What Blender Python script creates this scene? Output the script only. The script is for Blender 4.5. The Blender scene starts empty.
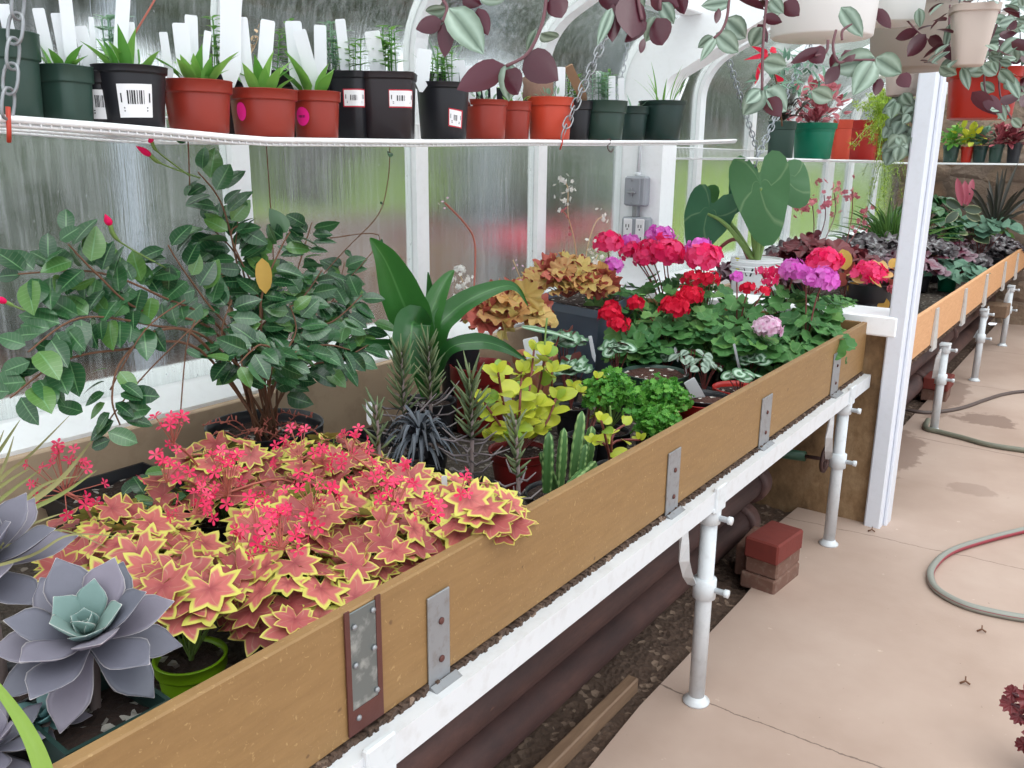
import bpy, math, random
import numpy as np
from mathutils import Vector, Matrix
R = random.Random(7)
SC = bpy.context.scene
COL = SC.collection
PI = math.pi
def V(*a): return np.array(a, float)
def nrm(v):
    v = np.asarray(v, float); l = math.sqrt(float(v @ v))
    return v / l if l > 1e-9 else V(0, 0, 1)
# ------------------------------------------------------------------ camera (recovered from the vanishing points)
FPX, CX, CY, EYE = 862.0, 512.0, 384.0, 1.45
_y = nrm([(1146 - CX) / FPX, (167 - CY) / FPX, 1]); _z = -nrm([(475 - CX) / FPX, (3700 - CY) / FPX, 1])
_z = nrm(_z - _y * (_y @ _z)); _x = np.cross(_y, _z)
MW = np.array([_x, _y, _z]); CAM = V(0, 0, EYE)
def ray(px, py): return MW @ V((px - CX) / FPX, (py - CY) / FPX, 1)
def at(px, py, x=None, y=None, z=None, d=None):
    """the point of the place seen at a pixel, on a plane x, y or z = const or at depth d"""
    r = ray(px, py)
    t = d if d is not None else (x - CAM[0]) / r[0] if x is not None else (y - CAM[1]) / r[1] if y is not None else (z - CAM[2]) / r[2]
    return CAM + r * t
def depth(p): return float((MW.T @ (np.asarray(p, float) - CAM))[2])
def pxsize(p, w): return w * depth(p) / FPX      # metres for w pixels at p
VIEW = MW @ V(0, 0, 1); RIGHT = MW @ V(1, 0, 0); UPV = MW @ V(0, -1, 0)
cd = bpy.data.cameras.new('camera'); cam = bpy.data.objects.new('camera', cd); COL.objects.link(cam)
cd.sensor_fit = 'HORIZONTAL'; cd.sensor_width = 36; cd.lens = 36 * FPX / 1024; cd.clip_start = .02; cd.clip_end = 300
m3 = Matrix([list(RIGHT), list(UPV), list(-VIEW)]).transposed()
cam.matrix_world = Matrix.Translation(Vector(CAM)) @ m3.to_4x4()
SC.camera = cam
# ------------------------------------------------------------------ mesh builder
class MB:
    def __init__(s): s.v = []; s.f = []; s.uv = []; s.r = []; s.n = 0; s.mi = []; s.flat = []
    def add(s, v, f, uv=None, rnd=0., mi=0, flat=False):
        v = np.asarray(v, float); k = len(v)
        s.v.append(v); s.uv.append(np.zeros((k, 2)) if uv is None else np.asarray(uv, float)); s.r.append(np.full(k, rnd))
        o = s.n
        s.f.extend([tuple(i + o for i in q) for q in f]); s.mi.extend([mi] * len(f)); s.flat.extend([flat] * len(f)); s.n += k
        return s
    def box(s, a, b, mi=0, rot=None, rnd=0.):
        (x0, y0, z0), (x1, y1, z1) = a, b
        v = V([x0,y0,z0],[x1,y0,z0],[x1,y1,z0],[x0,y1,z0],[x0,y0,z1],[x1,y0,z1],[x1,y1,z1],[x0,y1,z1])
        if rot is not None: v = rot(v)
        return s.add(v, [(3,2,1,0),(4,5,6,7),(0,1,5,4),(1,2,6,5),(2,3,7,6),(3,0,4,7)], mi=mi, flat=True, rnd=rnd)
    def bbox(s, a, b, c=.003, mi=0, rot=None):
        """box with chamfered edges (c), via 24 corner points"""
        (x0,y0,z0),(x1,y1,z1) = a, b; vs = []
        for X, sx in ((x0,1),(x1,-1)):
            for Y, sy in ((y0,1),(y1,-1)):
                for Z, sz in ((z0,1),(z1,-1)):
                    vs += [(X, Y+sy*c, Z+sz*c), (X+sx*c, Y, Z+sz*c), (X+sx*c, Y+sy*c, Z)]
        i = lambda a,b,c_,k: ((a*2+b)*2+c_)*3+k
        F = [(i(0,0,0,0),i(0,0,1,0),i(0,1,1,0),i(0,1,0,0)),(i(1,0,0,0),i(1,1,0,0),i(1,1,1,0),i(1,0,1,0)),
             (i(0,0,0,1),i(1,0,0,1),i(1,0,1,1),i(0,0,1,1)),(i(0,1,0,1),i(0,1,1,1),i(1,1,1,1),i(1,1,0,1)),
             (i(0,0,0,2),i(0,1,0,2),i(1,1,0,2),i(1,0,0,2)),(i(0,0,1,2),i(1,0,1,2),i(1,1,1,2),i(0,1,1,2))]
        for a in (0,1):
            for b in (0,1):
                F.append((i(a,b,0,0),i(a,b,1,0),i(a,b,1,1),i(a,b,0,1)))
                F.append((i(a,0,b,0),i(a,1,b,0),i(a,1,b,2),i(a,0,b,2)))
                F.append((i(0,a,b,1),i(1,a,b,1),i(1,a,b,2),i(0,a,b,2)))
                for d in (0,1): F.append((i(a,b,d,0),i(a,b,d,1),i(a,b,d,2)))
        v = V(*vs)
        if rot is not None: v = rot(v)
        return s.add(v, F, mi=mi, flat=True)
    def tube(s, pts, r, n=8, cap=True, mi=0, rnd=0., closed=False):
        P = [np.asarray(p, float) for p in pts]; k = len(P)
        rr = r if hasattr(r, '__len__') else [r] * k
        up = V(0, 0, 1); vs = []; uv = []; prev = None
        for i in range(k):
            if closed: t = nrm(P[(i+1) % k] - P[i-1])
            else: t = nrm(P[min(i+1, k-1)] - P[max(i-1, 0)])
            if prev is None:
                a = np.cross(t, up); a = np.cross(t, V(1,0,0)) if a @ a < 1e-3 else a
            else: a = prev - t * (prev @ t)
            a = nrm(a); b = np.cross(t, a); prev = a
            for j in range(n):
                th = 2 * PI * j / n
                vs.append(P[i] + rr[i] * (math.cos(th) * a + math.sin(th) * b)); uv.append((j / n, i / max(1, k - 1)))
        F = []
        for i in range(k if closed else k - 1):
            i2 = (i + 1) % k
            for j in range(n): F.append((i*n+j, i*n+(j+1) % n, i2*n+(j+1) % n, i2*n+j))
        if cap and not closed:
            F.append(tuple(range(n-1, -1, -1))); F.append(tuple((k-1)*n + j for j in range(n)))
        return s.add(vs, F, uv, rnd, mi)
    def lathe(s, prof, c=(0,0,0), n=28, mi=0, sq=0, rot=0., ax=None, rnd=0., sx=1.):
        """profile [(r,z)]; sq>0 gives a rounded square section; ax=(X,Y,Z) basis"""
        vs = []; F = []; uv = []; k = len(prof); c = np.asarray(c, float)
        for i, (r, z) in enumerate(prof):
            for j in range(n):
                th = 2 * PI * j / n; a, b = math.cos(th), math.sin(th)
                if sq: q = (abs(a)**sq + abs(b)**sq) ** (-1. / sq); a *= q; b *= q
                a *= sx
                p = V(r*(a*math.cos(rot) - b*math.sin(rot)), r*(a*math.sin(rot) + b*math.cos(rot)), z)
                if ax is not None: p = p[0]*ax[0] + p[1]*ax[1] + p[2]*ax[2]
                vs.append(c + p); uv.append((j / n, i / max(1, k - 1)))
        for i in range(k - 1):
            for j in range(n): F.append((i*n+j, i*n+(j+1) % n, (i+1)*n+(j+1) % n, (i+1)*n+j))
        if prof[0][0] > 1e-6: F.append(tuple(range(n-1, -1, -1)))
        if prof[-1][0] > 1e-6: F.append(tuple((k-1)*n+j for j in range(n)))
        return s.add(vs, F, uv, rnd, mi)
    def prism(s, poly, a, b, ax, mi=0):
        """2-D polygon extruded from a to b along axis index ax (poly in the two other axes, in order)"""
        n = len(poly); vs = []
        for t in (a, b):
            for p in poly:
                q = list(p); q.insert(ax, t); vs.append(q)
        F = [tuple(range(n)), tuple(range(2*n-1, n-1, -1))] + [((i+1) % n, i, n+i, n+(i+1) % n) for i in range(n)]
        return s.add(vs, F, mi=mi, flat=True)
    def build(s, name, mats, parent=None, loc=None, origin=None):
        me = bpy.data.meshes.new(name)
        v = np.concatenate(s.v) if s.v else np.zeros((0, 3))
        o = V(0,0,0) if origin is None else np.asarray(origin, float)
        me.from_pydata((v - o).tolist(), [], s.f)
        uv = np.concatenate(s.uv); lay = me.uv_layers.new(name='UVMap')
        li = np.empty(len(me.loops), int); me.loops.foreach_get('vertex_index', li)
        lay.data.foreach_set('uv', uv[li].ravel())
        at_ = me.attributes.new('rnd', 'FLOAT', 'POINT'); at_.data.foreach_set('value', np.concatenate(s.r))
        me.polygons.foreach_set('use_smooth', [not x for x in s.flat])
        mats = mats if isinstance(mats, (list, tuple)) else [mats]
        for m in mats: me.materials.append(m)
        if len(mats) > 1: me.polygons.foreach_set('material_index', s.mi)
        me.update()
        ob = bpy.data.objects.new(name, me); COL.objects.link(ob)
        if parent is not None: ob.parent = parent
        if loc is not None: ob.location = Vector([float(q) for q in loc])
        return ob
def fix_normals(ob):
    import bmesh
    b = bmesh.new(); b.from_mesh(ob.data); bmesh.ops.recalc_face_normals(b, faces=b.faces); b.to_mesh(ob.data); b.free()
    return ob
LABELS = {}
def tag(o, label=None, cat=None, group=None, kind=None):
    if label: o['label'] = label
    if cat: o['category'] = cat
    if group: o['group'] = group
    if kind: o['kind'] = kind
    return o
def thing(name, label, cat, loc=(0,0,0), group=None, rz=0.):
    o = bpy.data.objects.new(name, None); COL.objects.link(o)
    o.empty_display_size = .05; o.location = Vector([float(q) for q in loc]); o.rotation_euler = (0, 0, rz)
    return tag(o, label, cat, group)
def single(name, mb, mat, label, cat, group=None, loc=(0,0,0)):
    """a thing that is one mesh, verts given in world space, origin moved to loc"""
    o = mb.build(name, mat, loc=loc, origin=loc); return tag(o, label, cat, group)
def struct(name, mb, mat, label=None):
    o = mb.build(name, mat); o['kind'] = 'structure'
    if label: o['label'] = label; o['category'] = name.split('_')[0]
    return o
class PT:
    """a thing whose parts are given in world space"""
    def __init__(s, name, label, cat, loc, group=None):
        s.loc = np.asarray(loc, float); s.o = thing(name, label, cat, s.loc, group)
    def part(s, name, mb, mat, parent=None, label=None):
        ob = mb.build(name, mat, parent or s.o, origin=s.loc)
        if label: ob['label'] = label
        return ob
def copy_tree(o, parent=None):
    c = o.copy(); COL.objects.link(c)
    if parent is not None: c.parent = parent
    for ch in list(o.children): copy_tree(ch, c)
    return c
# ------------------------------------------------------------------ materials
def srgb(r, g, b):
    f = lambda c: c / 12.92 if c <= .04045 else ((c + .055) / 1.055) ** 2.4
    return (f(r/255), f(g/255), f(b/255), 1)
class NT:
    def __init__(s, name):
        s.m = bpy.data.materials.new(name); s.m.use_nodes = True; s.t = s.m.node_tree; s.t.nodes.clear()
        s.out = s.n('ShaderNodeOutputMaterial')
    def n(s, t, **k):
        x = s.t.nodes.new(t)
        for a, b in k.items(): setattr(x, a, b)
        return x
    def l(s, a, b): s.t.links.new(a, b)
    def val(s, sock, v):
        if hasattr(v, 'is_linked') or isinstance(v, bpy.types.NodeSocket): s.l(v, sock)
        else: sock.default_value = v
    def coord(s, kind='Object', scale=(1,1,1)):
        tc = s.n('ShaderNodeTexCoord'); mp = s.n('ShaderNodeMapping'); mp.inputs['Scale'].default_value = scale
        if kind == 'World':
            g = s.n('ShaderNodeNewGeometry'); s.l(g.outputs['Position'], mp.inputs[0])
        else: s.l(tc.outputs[kind], mp.inputs[0])
        return mp.outputs[0]
    def noise(s, co, scale, detail=4, rough=.6, dist=0.):
        x = s.n('ShaderNodeTexNoise'); s.l(co, x.inputs['Vector']); x.inputs['Scale'].default_value = scale
        x.inputs['Detail'].default_value = detail; x.inputs['Roughness'].default_value = rough; x.inputs['Distortion'].default_value = dist
        return x.outputs['Fac']
    def ramp(s, fac, stops, interp='LINEAR'):
        x = s.n('ShaderNodeValToRGB'); x.color_ramp.interpolation = interp; e = x.color_ramp.elements
        while len(e) < len(stops): e.new(.5)
        for el, (p, c) in zip(e, stops): el.position = p; el.color = c if len(c) == 4 else (*c, 1)
        s.l(fac, x.inputs[0]); return x.outputs[0]
    def mix(s, fac, a, b, mode='MIX'):
        x = s.n('ShaderNodeMix'); x.data_type = 'RGBA'; x.blend_type = mode
        s.val(x.inputs[0], fac); s.val(x.inputs[6], a); s.val(x.inputs[7], b); return x.outputs[2]
    def math(s, op, a, b=0.):
        x = s.n('ShaderNodeMath', operation=op); s.val(x.inputs[0], a); s.val(x.inputs[1], b); return x.outputs[0]
    def bsdf(s, col, rough=.5, metal=0., spec=.5, bump=None, bstr=.2, bdist=.01, **k):
        p = s.n('ShaderNodeBsdfPrincipled'); s.val(p.inputs['Base Color'], col); s.val(p.inputs['Roughness'], rough)
        s.val(p.inputs['Metallic'], metal); p.inputs['Specular IOR Level'].default_value = spec
        if bump is not None:
            b = s.n('ShaderNodeBump'); b.inputs['Strength'].default_value = bstr; b.inputs['Distance'].default_value = bdist
            s.l(bump, b.inputs['Height']); s.l(b.outputs[0], p.inputs['Normal'])
        return p.outputs[0]
    def mixs(s, fac, a, b):
        x = s.n('ShaderNodeMixShader'); s.val(x.inputs[0], fac); s.l(a, x.inputs[1]); s.l(b, x.inputs[2]); return x.outputs[0]
    def end(s, sh): s.l(sh, s.out.inputs[0]); return s.m
def flatmat(name, c, rough=.45, var=.12, nscale=30, metal=0., spec=.5, bstr=.1, dirt=None, dirt_amt=.5, co='World', dist=.004, two=None):
    t = NT(name); q = t.coord(co); f = t.noise(q, nscale, 5); f2 = t.noise(q, nscale*.17, 4)
    c1 = srgb(*c); dk = tuple(x*(1-var) for x in c1[:3]) + (1,); lt = tuple(min(1, x*(1+var)) for x in c1[:3]) + (1,)
    col = t.mix(f2, dk, lt)
    if dirt: col = t.mix(t.ramp(f, [(.5, (0,0,0)), (.78, (dirt_amt,)*3)]), col, srgb(*dirt))
    return t.end(t.bsdf(col, rough, metal, spec, bump=f, bstr=bstr, bdist=dist))
M = {}
M['white'] = flatmat('white_paint', (247,248,250), .35, .015, 40, dirt=(190,186,180), dirt_amt=.12)
M['post'] = flatmat('post_paint', (222,225,234), .35, .02, 40, dirt=(180,176,172), dirt_amt=.15)
M['rail'] = flatmat('rail_paint', (214,216,220), .4, .04, 26, dirt=(160,150,140), dirt_amt=.3)
M['leg'] = flatmat('leg_paint', (212,216,220), .35, .05, 40, dirt=(150,150,148), dirt_amt=.3)
M['galv'] = flatmat('galvanised_steel', (150,152,156), .45, .12, 60, .55, dirt=(110,90,75), dirt_amt=.5)
M['strapwhite'] = flatmat('strap_paint', (190,188,186), .45, .08, 60, dirt=(110,95,85), dirt_amt=.5)
M['chain'] = flatmat('chain_steel', (160,165,172), .35, .1, 60, .7)
M['wire'] = flatmat('white_vinyl_wire', (240,240,242), .3, .03, 60, dirt=(180,165,150), dirt_amt=.2)
M['backboard'] = flatmat('tan_board', (190,164,138), .7, .1, 18, dirt=(120,95,70), dirt_amt=.3)
M['frame'] = flatmat('electric_grey', (150,153,160), .4, .06, 30)
def tagmat():
    t = NT('white_plastic_tag'); p = t.bsdf(srgb(244,245,248), .4); tl = t.n('ShaderNodeBsdfTranslucent'); tl.inputs['Color'].default_value = srgb(244,245,248); return t.end(t.mixs(.4, p, tl.outputs[0]))
M['tagw'] = tagmat()
M['sticker'] = flatmat('sticker_paper', (232,230,232), .6, .03, 40)
M['pinkdot'] = flatmat('pink_sticker', (244,40,150), .5, .03, 40)
M['redprint'] = flatmat('red_print', (190,40,60), .6, .05, 40)
M['ink'] = flatmat('black_ink', (30,30,34), .6, .05, 40)
M['zip'] = flatmat('red_tie', (190,60,40), .5, .1, 60)
M['stake'] = flatmat('wooden_stake', (150,118,92), .8, .15, 40)
M['cork'] = flatmat('cork_bark', (140,110,95), .9, .3, 60, bstr=.6)
M['terra'] = flatmat('terracotta', (196,122,92), .8, .12, 30, dirt=(225,200,185), dirt_amt=.6)
M['beigepot'] = flatmat('beige_resin', (158,146,136), .6, .06, 25)
M['beigepot2'] = flatmat('pale_beige_resin', (196,180,170), .6, .06, 25)
M['whitepot'] = flatmat('white_plastic_pot', (226,224,222), .4, .04, 20)
M['bucket'] = flatmat('white_bucket', (214,216,218), .4, .05, 20)
def pot(name, c): M[name] = flatmat(name + '_plastic', c, .38, .1, 12, spec=.4, bstr=.03)
for n_, c_ in dict(greenpot=(48,70,62), dkgreen=(30,52,48), ltgreen=(0,112,84), black=(30,30,35), blackred=(38,30,34), brick=(146,50,38), orange=(196,70,48),
                   redpot=(172,40,36), lime=(128,172,24), slate=(88,102,120), hangred=(170,38,24), deepred=(118,28,28)).items(): pot(n_, c_)
# floor: pinkish poured concrete with cracks, worn spots and a damp stain
def concrete():
    t = NT('pink_concrete'); q = t.coord('World')
    big = t.noise(q, 1.1, 5, .6); mid = t.noise(q, 7, 6, .65); fine = t.noise(q, 90, 4, .6)
    c = t.ramp(big, [(.25, srgb(154,130,116)), (.5, srgb(175,152,139)), (.75, srgb(190,169,157))])
    c = t.mix(t.math('MULTIPLY', mid, .35), c, srgb(166,140,126))
    c = t.mix(t.ramp(t.noise(q, 26, 3), [(.7, (0,0,0)), (.76, (.35,)*3)]), c, srgb(226,206,190))
    c = t.mix(t.ramp(t.noise(q, 60, 2), [(.74, (0,0,0)), (.78, (.8,)*3)]), c, srgb(110,90,82))
    # damp patches with a shape of their own
    g = t.n('ShaderNodeNewGeometry'); damp = None
    for (cx, cy, rx, ry, k) in ((-.54, 5.58, .19, .15, .6), (-.42, 4.28, .13, .09, .3), (-.86, 4.6, .17, .5, .55), (-.84, 6.0, .14, .6, .5)):
        sx = t.n('ShaderNodeVectorMath', operation='SUBTRACT'); t.l(g.outputs['Position'], sx.inputs[0]); sx.inputs[1].default_value = (cx, cy, 0)
        sy = t.n('ShaderNodeVectorMath', operation='DIVIDE'); t.l(sx.outputs[0], sy.inputs[0]); sy.inputs[1].default_value = (rx, ry, 1)
        ln = t.n('ShaderNodeVectorMath', operation='LENGTH'); t.l(sy.outputs[0], ln.inputs[0])
        a = t.math('ADD', ln.outputs['Value'], t.math('MULTIPLY', t.math('SUBTRACT', mid, .5), 1.7))
        a = t.ramp(a, [(.80, (k,)*3), (.95, (0,0,0))])
        damp = a if damp is None else t.math('MAXIMUM', damp, a)
    c = t.mix(damp, c, srgb(104,78,66))
    # control joints across the path
    sep = t.n('ShaderNodeSeparateXYZ'); t.l(g.outputs['Position'], sep.inputs[0])
    crack = None
    for y0, sl, w, k in ((2.04, .02, .0035, .75), (3.50, .06, .004, .6), (4.93, -.05, .006, .6), (6.45, .0, .006, .5), (7.8, .0, .008, .4)):
        wob = t.math('MULTIPLY', t.math('SUBTRACT', mid, .5), .05)
        d = t.math('ABSOLUTE', t.math('SUBTRACT', t.math('SUBTRACT', sep.outputs[1], t.math('MULTIPLY', sep.outputs[0], sl)), t.math('ADD', wob, y0)))
        a = t.ramp(t.math('DIVIDE', d, w), [(.4, (k,)*3), (1., (0,0,0))]); crack = a if crack is None else t.math('MAXIMUM', crack, a)
    c = t.mix(crack, c, srgb(92,74,66))
    return t.end(t.bsdf(c, .72, bump=t.math('ADD', fine, t.math('MULTIPLY', crack, -2.)), bstr=.12, bdist=.004))
M['concrete'] = concrete()
def soil(name, a, b, flecks=(226,220,210), amt=.75, scale=120):
    t = NT(name); q = t.coord('World'); f = t.noise(q, scale, 5, .7); g = t.noise(q, scale*.35, 3)
    v = t.n('ShaderNodeTexVoronoi'); t.l(q, v.inputs['Vector']); v.inputs['Scale'].default_value = scale * .8
    c = t.mix(f, srgb(*a), srgb(*b)); sep = t.n('ShaderNodeSeparateColor'); t.l(v.outputs['Color'], sep.inputs[0])
    c = t.mix(t.ramp(sep.outputs[0], [(.9, (0,0,0)), (.93, (amt,)*3)]), c, srgb(*flecks))
    return t.end(t.bsdf(c, .95, bump=t.math('ADD', f, v.outputs['Distance']), bstr=.9, bdist=.012))
M['soil'] = soil('potting_soil', (34,24,20), (70,48,40), amt=.6)
M['perlite'] = soil('perlite_soil', (58,32,26), (96,58,46), (238,232,224), 1., 90)
M['dirt'] = soil('floor_dirt', (58,44,36), (116,92,78), (176,150,130), .5, 70)
M['gravel'] = soil('bench_gravel', (40,34,30), (92,80,70), (150,140,130), .6, 90)
def board(name, a, b, c3, along=(2.,2.,14.), fleck=.5):
    t = NT(name); q = t.coord('World'); g = t.coord('World', along)
    f = t.noise(g, 6, 6, .65, .4); n2 = t.noise(q, 3.2, 4); fib = t.noise(t.coord('World', (300,130,110)), 1., 2, .5, 1.)
    c = t.ramp(f, [(.3, srgb(*a)), (.7, srgb(*b))]); c = t.mix(t.math('MULTIPLY', n2, .6), c, srgb(*c3))
    c = t.mix(t.ramp(fib, [(.64, (0,0,0)), (.74, (fleck*.6,)*3)]), c, srgb(214,180,126))
    c = t.mix(t.ramp(t.noise(q, 38, 2), [(.73, (0,0,0)), (.77, (.7,)*3)]), c, srgb(84,56,34))
    return t.end(t.bsdf(c, .62, bump=fib, bstr=.15, bdist=.003))
M['board'] = board('pressed_board', (134,102,62), (152,118,74), (128,94,56))
M['boardtop'] = board('board_cut_edge', (206,172,128), (222,190,148), (196,158,114), fleck=.1)
M['pine'] = board('pine_plywood', (198,142,98), (222,172,126), (204,150,104), (3.,3.,20.), .1)
def rusty():
    t = NT('rusty_iron'); q = t.coord('World', (1,.35,1)); f = t.noise(q, 9, 7, .7); g = t.noise(q, 60, 4)
    c = t.ramp(f, [(.3, srgb(56,38,38)), (.5, srgb(76,52,49)), (.68, srgb(96,66,60))])
    c = t.mix(t.ramp(t.noise(q, 24, 3), [(.7, (0,0,0)), (.78, (.7,)*3)]), c, srgb(140,102,90))
    return t.end(t.bsdf(c, .62, .15, bump=g, bstr=.25, bdist=.004))
M['rust'] = rusty()
M['rustplate'] = flatmat('rusty_plate', (92,52,46), .6, .25, 50, .3, bstr=.3)
M['patchsteel'] = flatmat('blotched_steel', (116,122,122), .38, .2, 34, .6, dirt=(196,200,198), dirt_amt=.9)
def pier():
    t = NT('stained_render'); q = t.coord('World', (1,1,.6)); f = t.noise(q, 8, 7, .7); g = t.noise(q, 34, 5)
    c = t.ramp(f, [(.28, srgb(88,66,44)), (.5, srgb(142,112,80)), (.72, srgb(180,152,118))])
    c = t.mix(t.math('MULTIPLY', g, .45), c, srgb(96,74,50))
    return t.end(t.bsdf(c, .9, bump=g, bstr=.5, bdist=.01))
M['pier'] = pier()
def stone():
    t = NT('rubble_stone'); q = t.coord('World'); v = t.n('ShaderNodeTexVoronoi'); v.feature = 'DISTANCE_TO_EDGE'; t.l(t.coord('World', (1,1,1.7)), v.inputs['Vector']); v.inputs['Scale'].default_value = 2.6
    v2 = t.n('ShaderNodeTexVoronoi'); t.l(t.coord('World', (1,1,1.7)), v2.inputs['Vector']); v2.inputs['Scale'].default_value = 2.6
    s = t.n('ShaderNodeSeparateColor'); t.l(v2.outputs['Color'], s.inputs[0])
    c = t.ramp(s.outputs[0], [(.1, srgb(150,128,108)), (.4, srgb(156,136,118)), (.7, srgb(142,126,114)), (.95, srgb(162,130,100))])
    c = t.mix(t.math('MULTIPLY', t.noise(q, 9, 6), .6), c, srgb(104,84,70))
    e = t.ramp(v.outputs['Distance'], [(.0, (.7,)*3), (.14, (0,0,0))]); c = t.mix(e, c, srgb(120,104,92))
    return t.end(t.bsdf(c, .9, bump=t.math('ADD', t.noise(q, 14, 6), t.math('MULTIPLY', e, -1.)), bstr=.7, bdist=.04))
M['stone'] = stone()
M['brickm'] = flatmat('red_brick', (112,44,36), .85, .2, 40, bstr=.4, dirt=(90,40,34), dirt_amt=.5)
M['brickd'] = flatmat('old_brick', (112,80,68), .9, .25, 40, bstr=.5, dirt=(150,130,116), dirt_amt=.6)
M['mortar'] = flatmat('mortar', (150,124,106), .95, .2, 40, bstr=.5)
M['plank'] = board('weathered_plank', (118,92,72), (150,122,98), (96,74,58), (8,1.2,8), .1)
M['valve'] = flatmat('green_valve', (36,72,54), .5, .2, 30)
def hose():
    t = NT('grey_hose'); tc = t.n('ShaderNodeTexCoord'); s = t.n('ShaderNodeSeparateXYZ'); t.l(tc.outputs['UV'], s.inputs[0])
    f = t.math('ABSOLUTE', t.math('SUBTRACT', s.outputs[0], .46))
    c = t.ramp(f, [(.0, srgb(140,44,60)), (.11, srgb(150,60,70)), (.14, srgb(128,128,120)), (.5, srgb(146,148,140))])
    return t.end(t.bsdf(c, .5, bump=t.noise(t.coord('World'), 80, 3), bstr=.1))
M['hose'] = hose()
M['hose2'] = flatmat('olive_hose', (112,112,98), .5, .1, 60)
M['cable'] = flatmat('dark_hose', (84,70,66), .5, .1, 60)
# wet, rain-streaked glass
def wetglass(name, rough, ior, streak, tint=(.93,.96,.95)):
    t = NT(name)
    q = t.coord('World', (40, 40, 2.2)); s = t.noise(q, 1.5, 5, .65); s2 = t.noise(t.coord('World', (150, 150, 4.)), 1., 3, .6); big = t.noise(t.coord('World', (1.3,1.3,.6)), 1.2, 3)
    dr = t.noise(t.coord('World', (90,90,60)), 1., 2, .5)
    rf = t.n('ShaderNodeBsdfRefraction'); rf.inputs['IOR'].default_value = ior; t.val(rf.inputs['Roughness'], rough); rf.inputs['Color'].default_value = (*tint, 1)
    bp = t.n('ShaderNodeBump'); bp.inputs['Strength'].default_value = .14; bp.inputs['Distance'].default_value = .01; t.l(t.math('ADD', s, t.math('MULTIPLY', s2, .35)), bp.inputs['Height']); t.l(bp.outputs[0], rf.inputs['Normal'])
    tl = t.n('ShaderNodeBsdfTranslucent'); tl.inputs['Color'].default_value = (.92, .95, 1, 1)
    df = t.n('ShaderNodeBsdfDiffuse'); df.inputs['Color'].default_value = (.9, .93, .97, 1)
    milk = t.mixs(.35, tl.outputs[0], df.outputs[0])
    fac = t.math('MULTIPLY', t.ramp(t.math('ADD', t.math('MULTIPLY', s, .6), t.math('MULTIPLY', s2, .4)), [(.46, (.12,)*3), (.66, (1,1,1))]), t.ramp(big, [(.38, (streak*.3,)*3), (.68, (streak,)*3)]))
    drop = t.ramp(dr, [(.71, (0,0,0)), (.75, (.55,)*3)])
    sh = t.mixs(t.math('MAXIMUM', fac, t.math('MULTIPLY', drop, streak * 1.6)), rf.outputs[0], milk)
    gl = t.n('ShaderNodeBsdfGlossy'); gl.inputs['Roughness'].default_value = .1
    return t.end(t.mixs(.035, sh, gl.outputs[0]))
M['wet'] = wetglass('rain_wet_glass', .24, 1.14, .3)
def roofglass():
    t = NT('roof_glass'); tr = t.n('ShaderNodeBsdfTransparent'); tr.inputs['Color'].default_value = (.9, .96, .97, 1)
    tl = t.n('ShaderNodeBsdfTranslucent'); tl.inputs['Color'].default_value = (.86, .93, .95, 1)
    f = t.ramp(t.noise(t.coord('World', (1,1,1)), 3, 4), [(.3, (.15,)*3), (.7, (.35,)*3)])
    return t.end(t.mixs(f, tr.outputs[0], tl.outputs[0]))
M['roof'] = roofglass()
# ---- leaves.  uv.x: 0 middle -> 1 rim of the blade, uv.y: along (or round) the blade, rnd: one number per leaf
def leafmat(name, a, b, rim=None, rim_at=(.7, .85), mid=None, mid_w=.12, back=None, rough=.42, trans=.22, young=None, stripe=None, vein=0., rimvar=.25, spec=.45):
    t = NT(name); at_ = t.n('ShaderNodeAttribute'); at_.attribute_name = 'rnd'; rnd = at_.outputs['Fac']
    tc = t.n('ShaderNodeTexCoord'); sp = t.n('ShaderNodeSeparateXYZ'); t.l(tc.outputs['UV'], sp.inputs[0]); u, v = sp.outputs[0], sp.outputs[1]
    q = t.coord('Object'); nz = t.noise(q, 60, 3)
    c = t.mix(rnd, srgb(*a), srgb(*b))
    if young: c = t.mix(t.ramp(rnd, [(.78, (0,0,0)), (.9, (1,1,1))]), c, srgb(*young))
    c = t.mix(t.math('MULTIPLY', nz, .25), c, t.mix(.5, c, (0,0,0,1)))
    if vein:
        w = t.math('ABSOLUTE', t.math('SINE', t.math('MULTIPLY', t.math('ADD', v, t.math('MULTIPLY', u, -.10)), vein)))
        c = t.mix(t.ramp(w, [(.0, (.35,)*3), (.16, (0,0,0))]), c, t.mix(.5, c, srgb(200,220,170)))
    if stripe:
        sc, s0, s1, s2, s3 = stripe
        c = t.mix(t.ramp(t.math('ADD', u, t.math('MULTIPLY', t.math('SUBTRACT', nz, .5), .25)), [(s0, (0,0,0)), (s1, (1,1,1)), (s2, (1,1,1)), (s3, (0,0,0))]), c, srgb(*sc))
    if mid: c = t.mix(t.ramp(u, [(.0, (1,1,1)), (mid_w, (0,0,0))]), c, srgb(*mid))
    if rim:
        uu = t.math('ADD', u, t.math('MULTIPLY', t.math('SUBTRACT', rnd, .5), rimvar))
        c = t.mix(t.ramp(uu, [(rim_at[0], (0,0,0)), (rim_at[1], (1,1,1))]), c, srgb(*rim))
    if back:
        g = t.n('ShaderNodeNewGeometry'); c = t.mix(g.outputs['Backfacing'], c, t.mix(t.math('MULTIPLY', rnd, .6), srgb(*back), t.mix(.5, srgb(*back), (0,0,0,1))))
    p = t.bsdf(c, rough, spec=spec, bump=nz, bstr=.12, bdist=.003)
    if trans:
        tl = t.n('ShaderNodeBsdfTranslucent'); t.l(c, tl.inputs['Color']); p = t.mixs(trans, p, tl.outputs[0])
    return t.end(p)
L = {}
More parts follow.
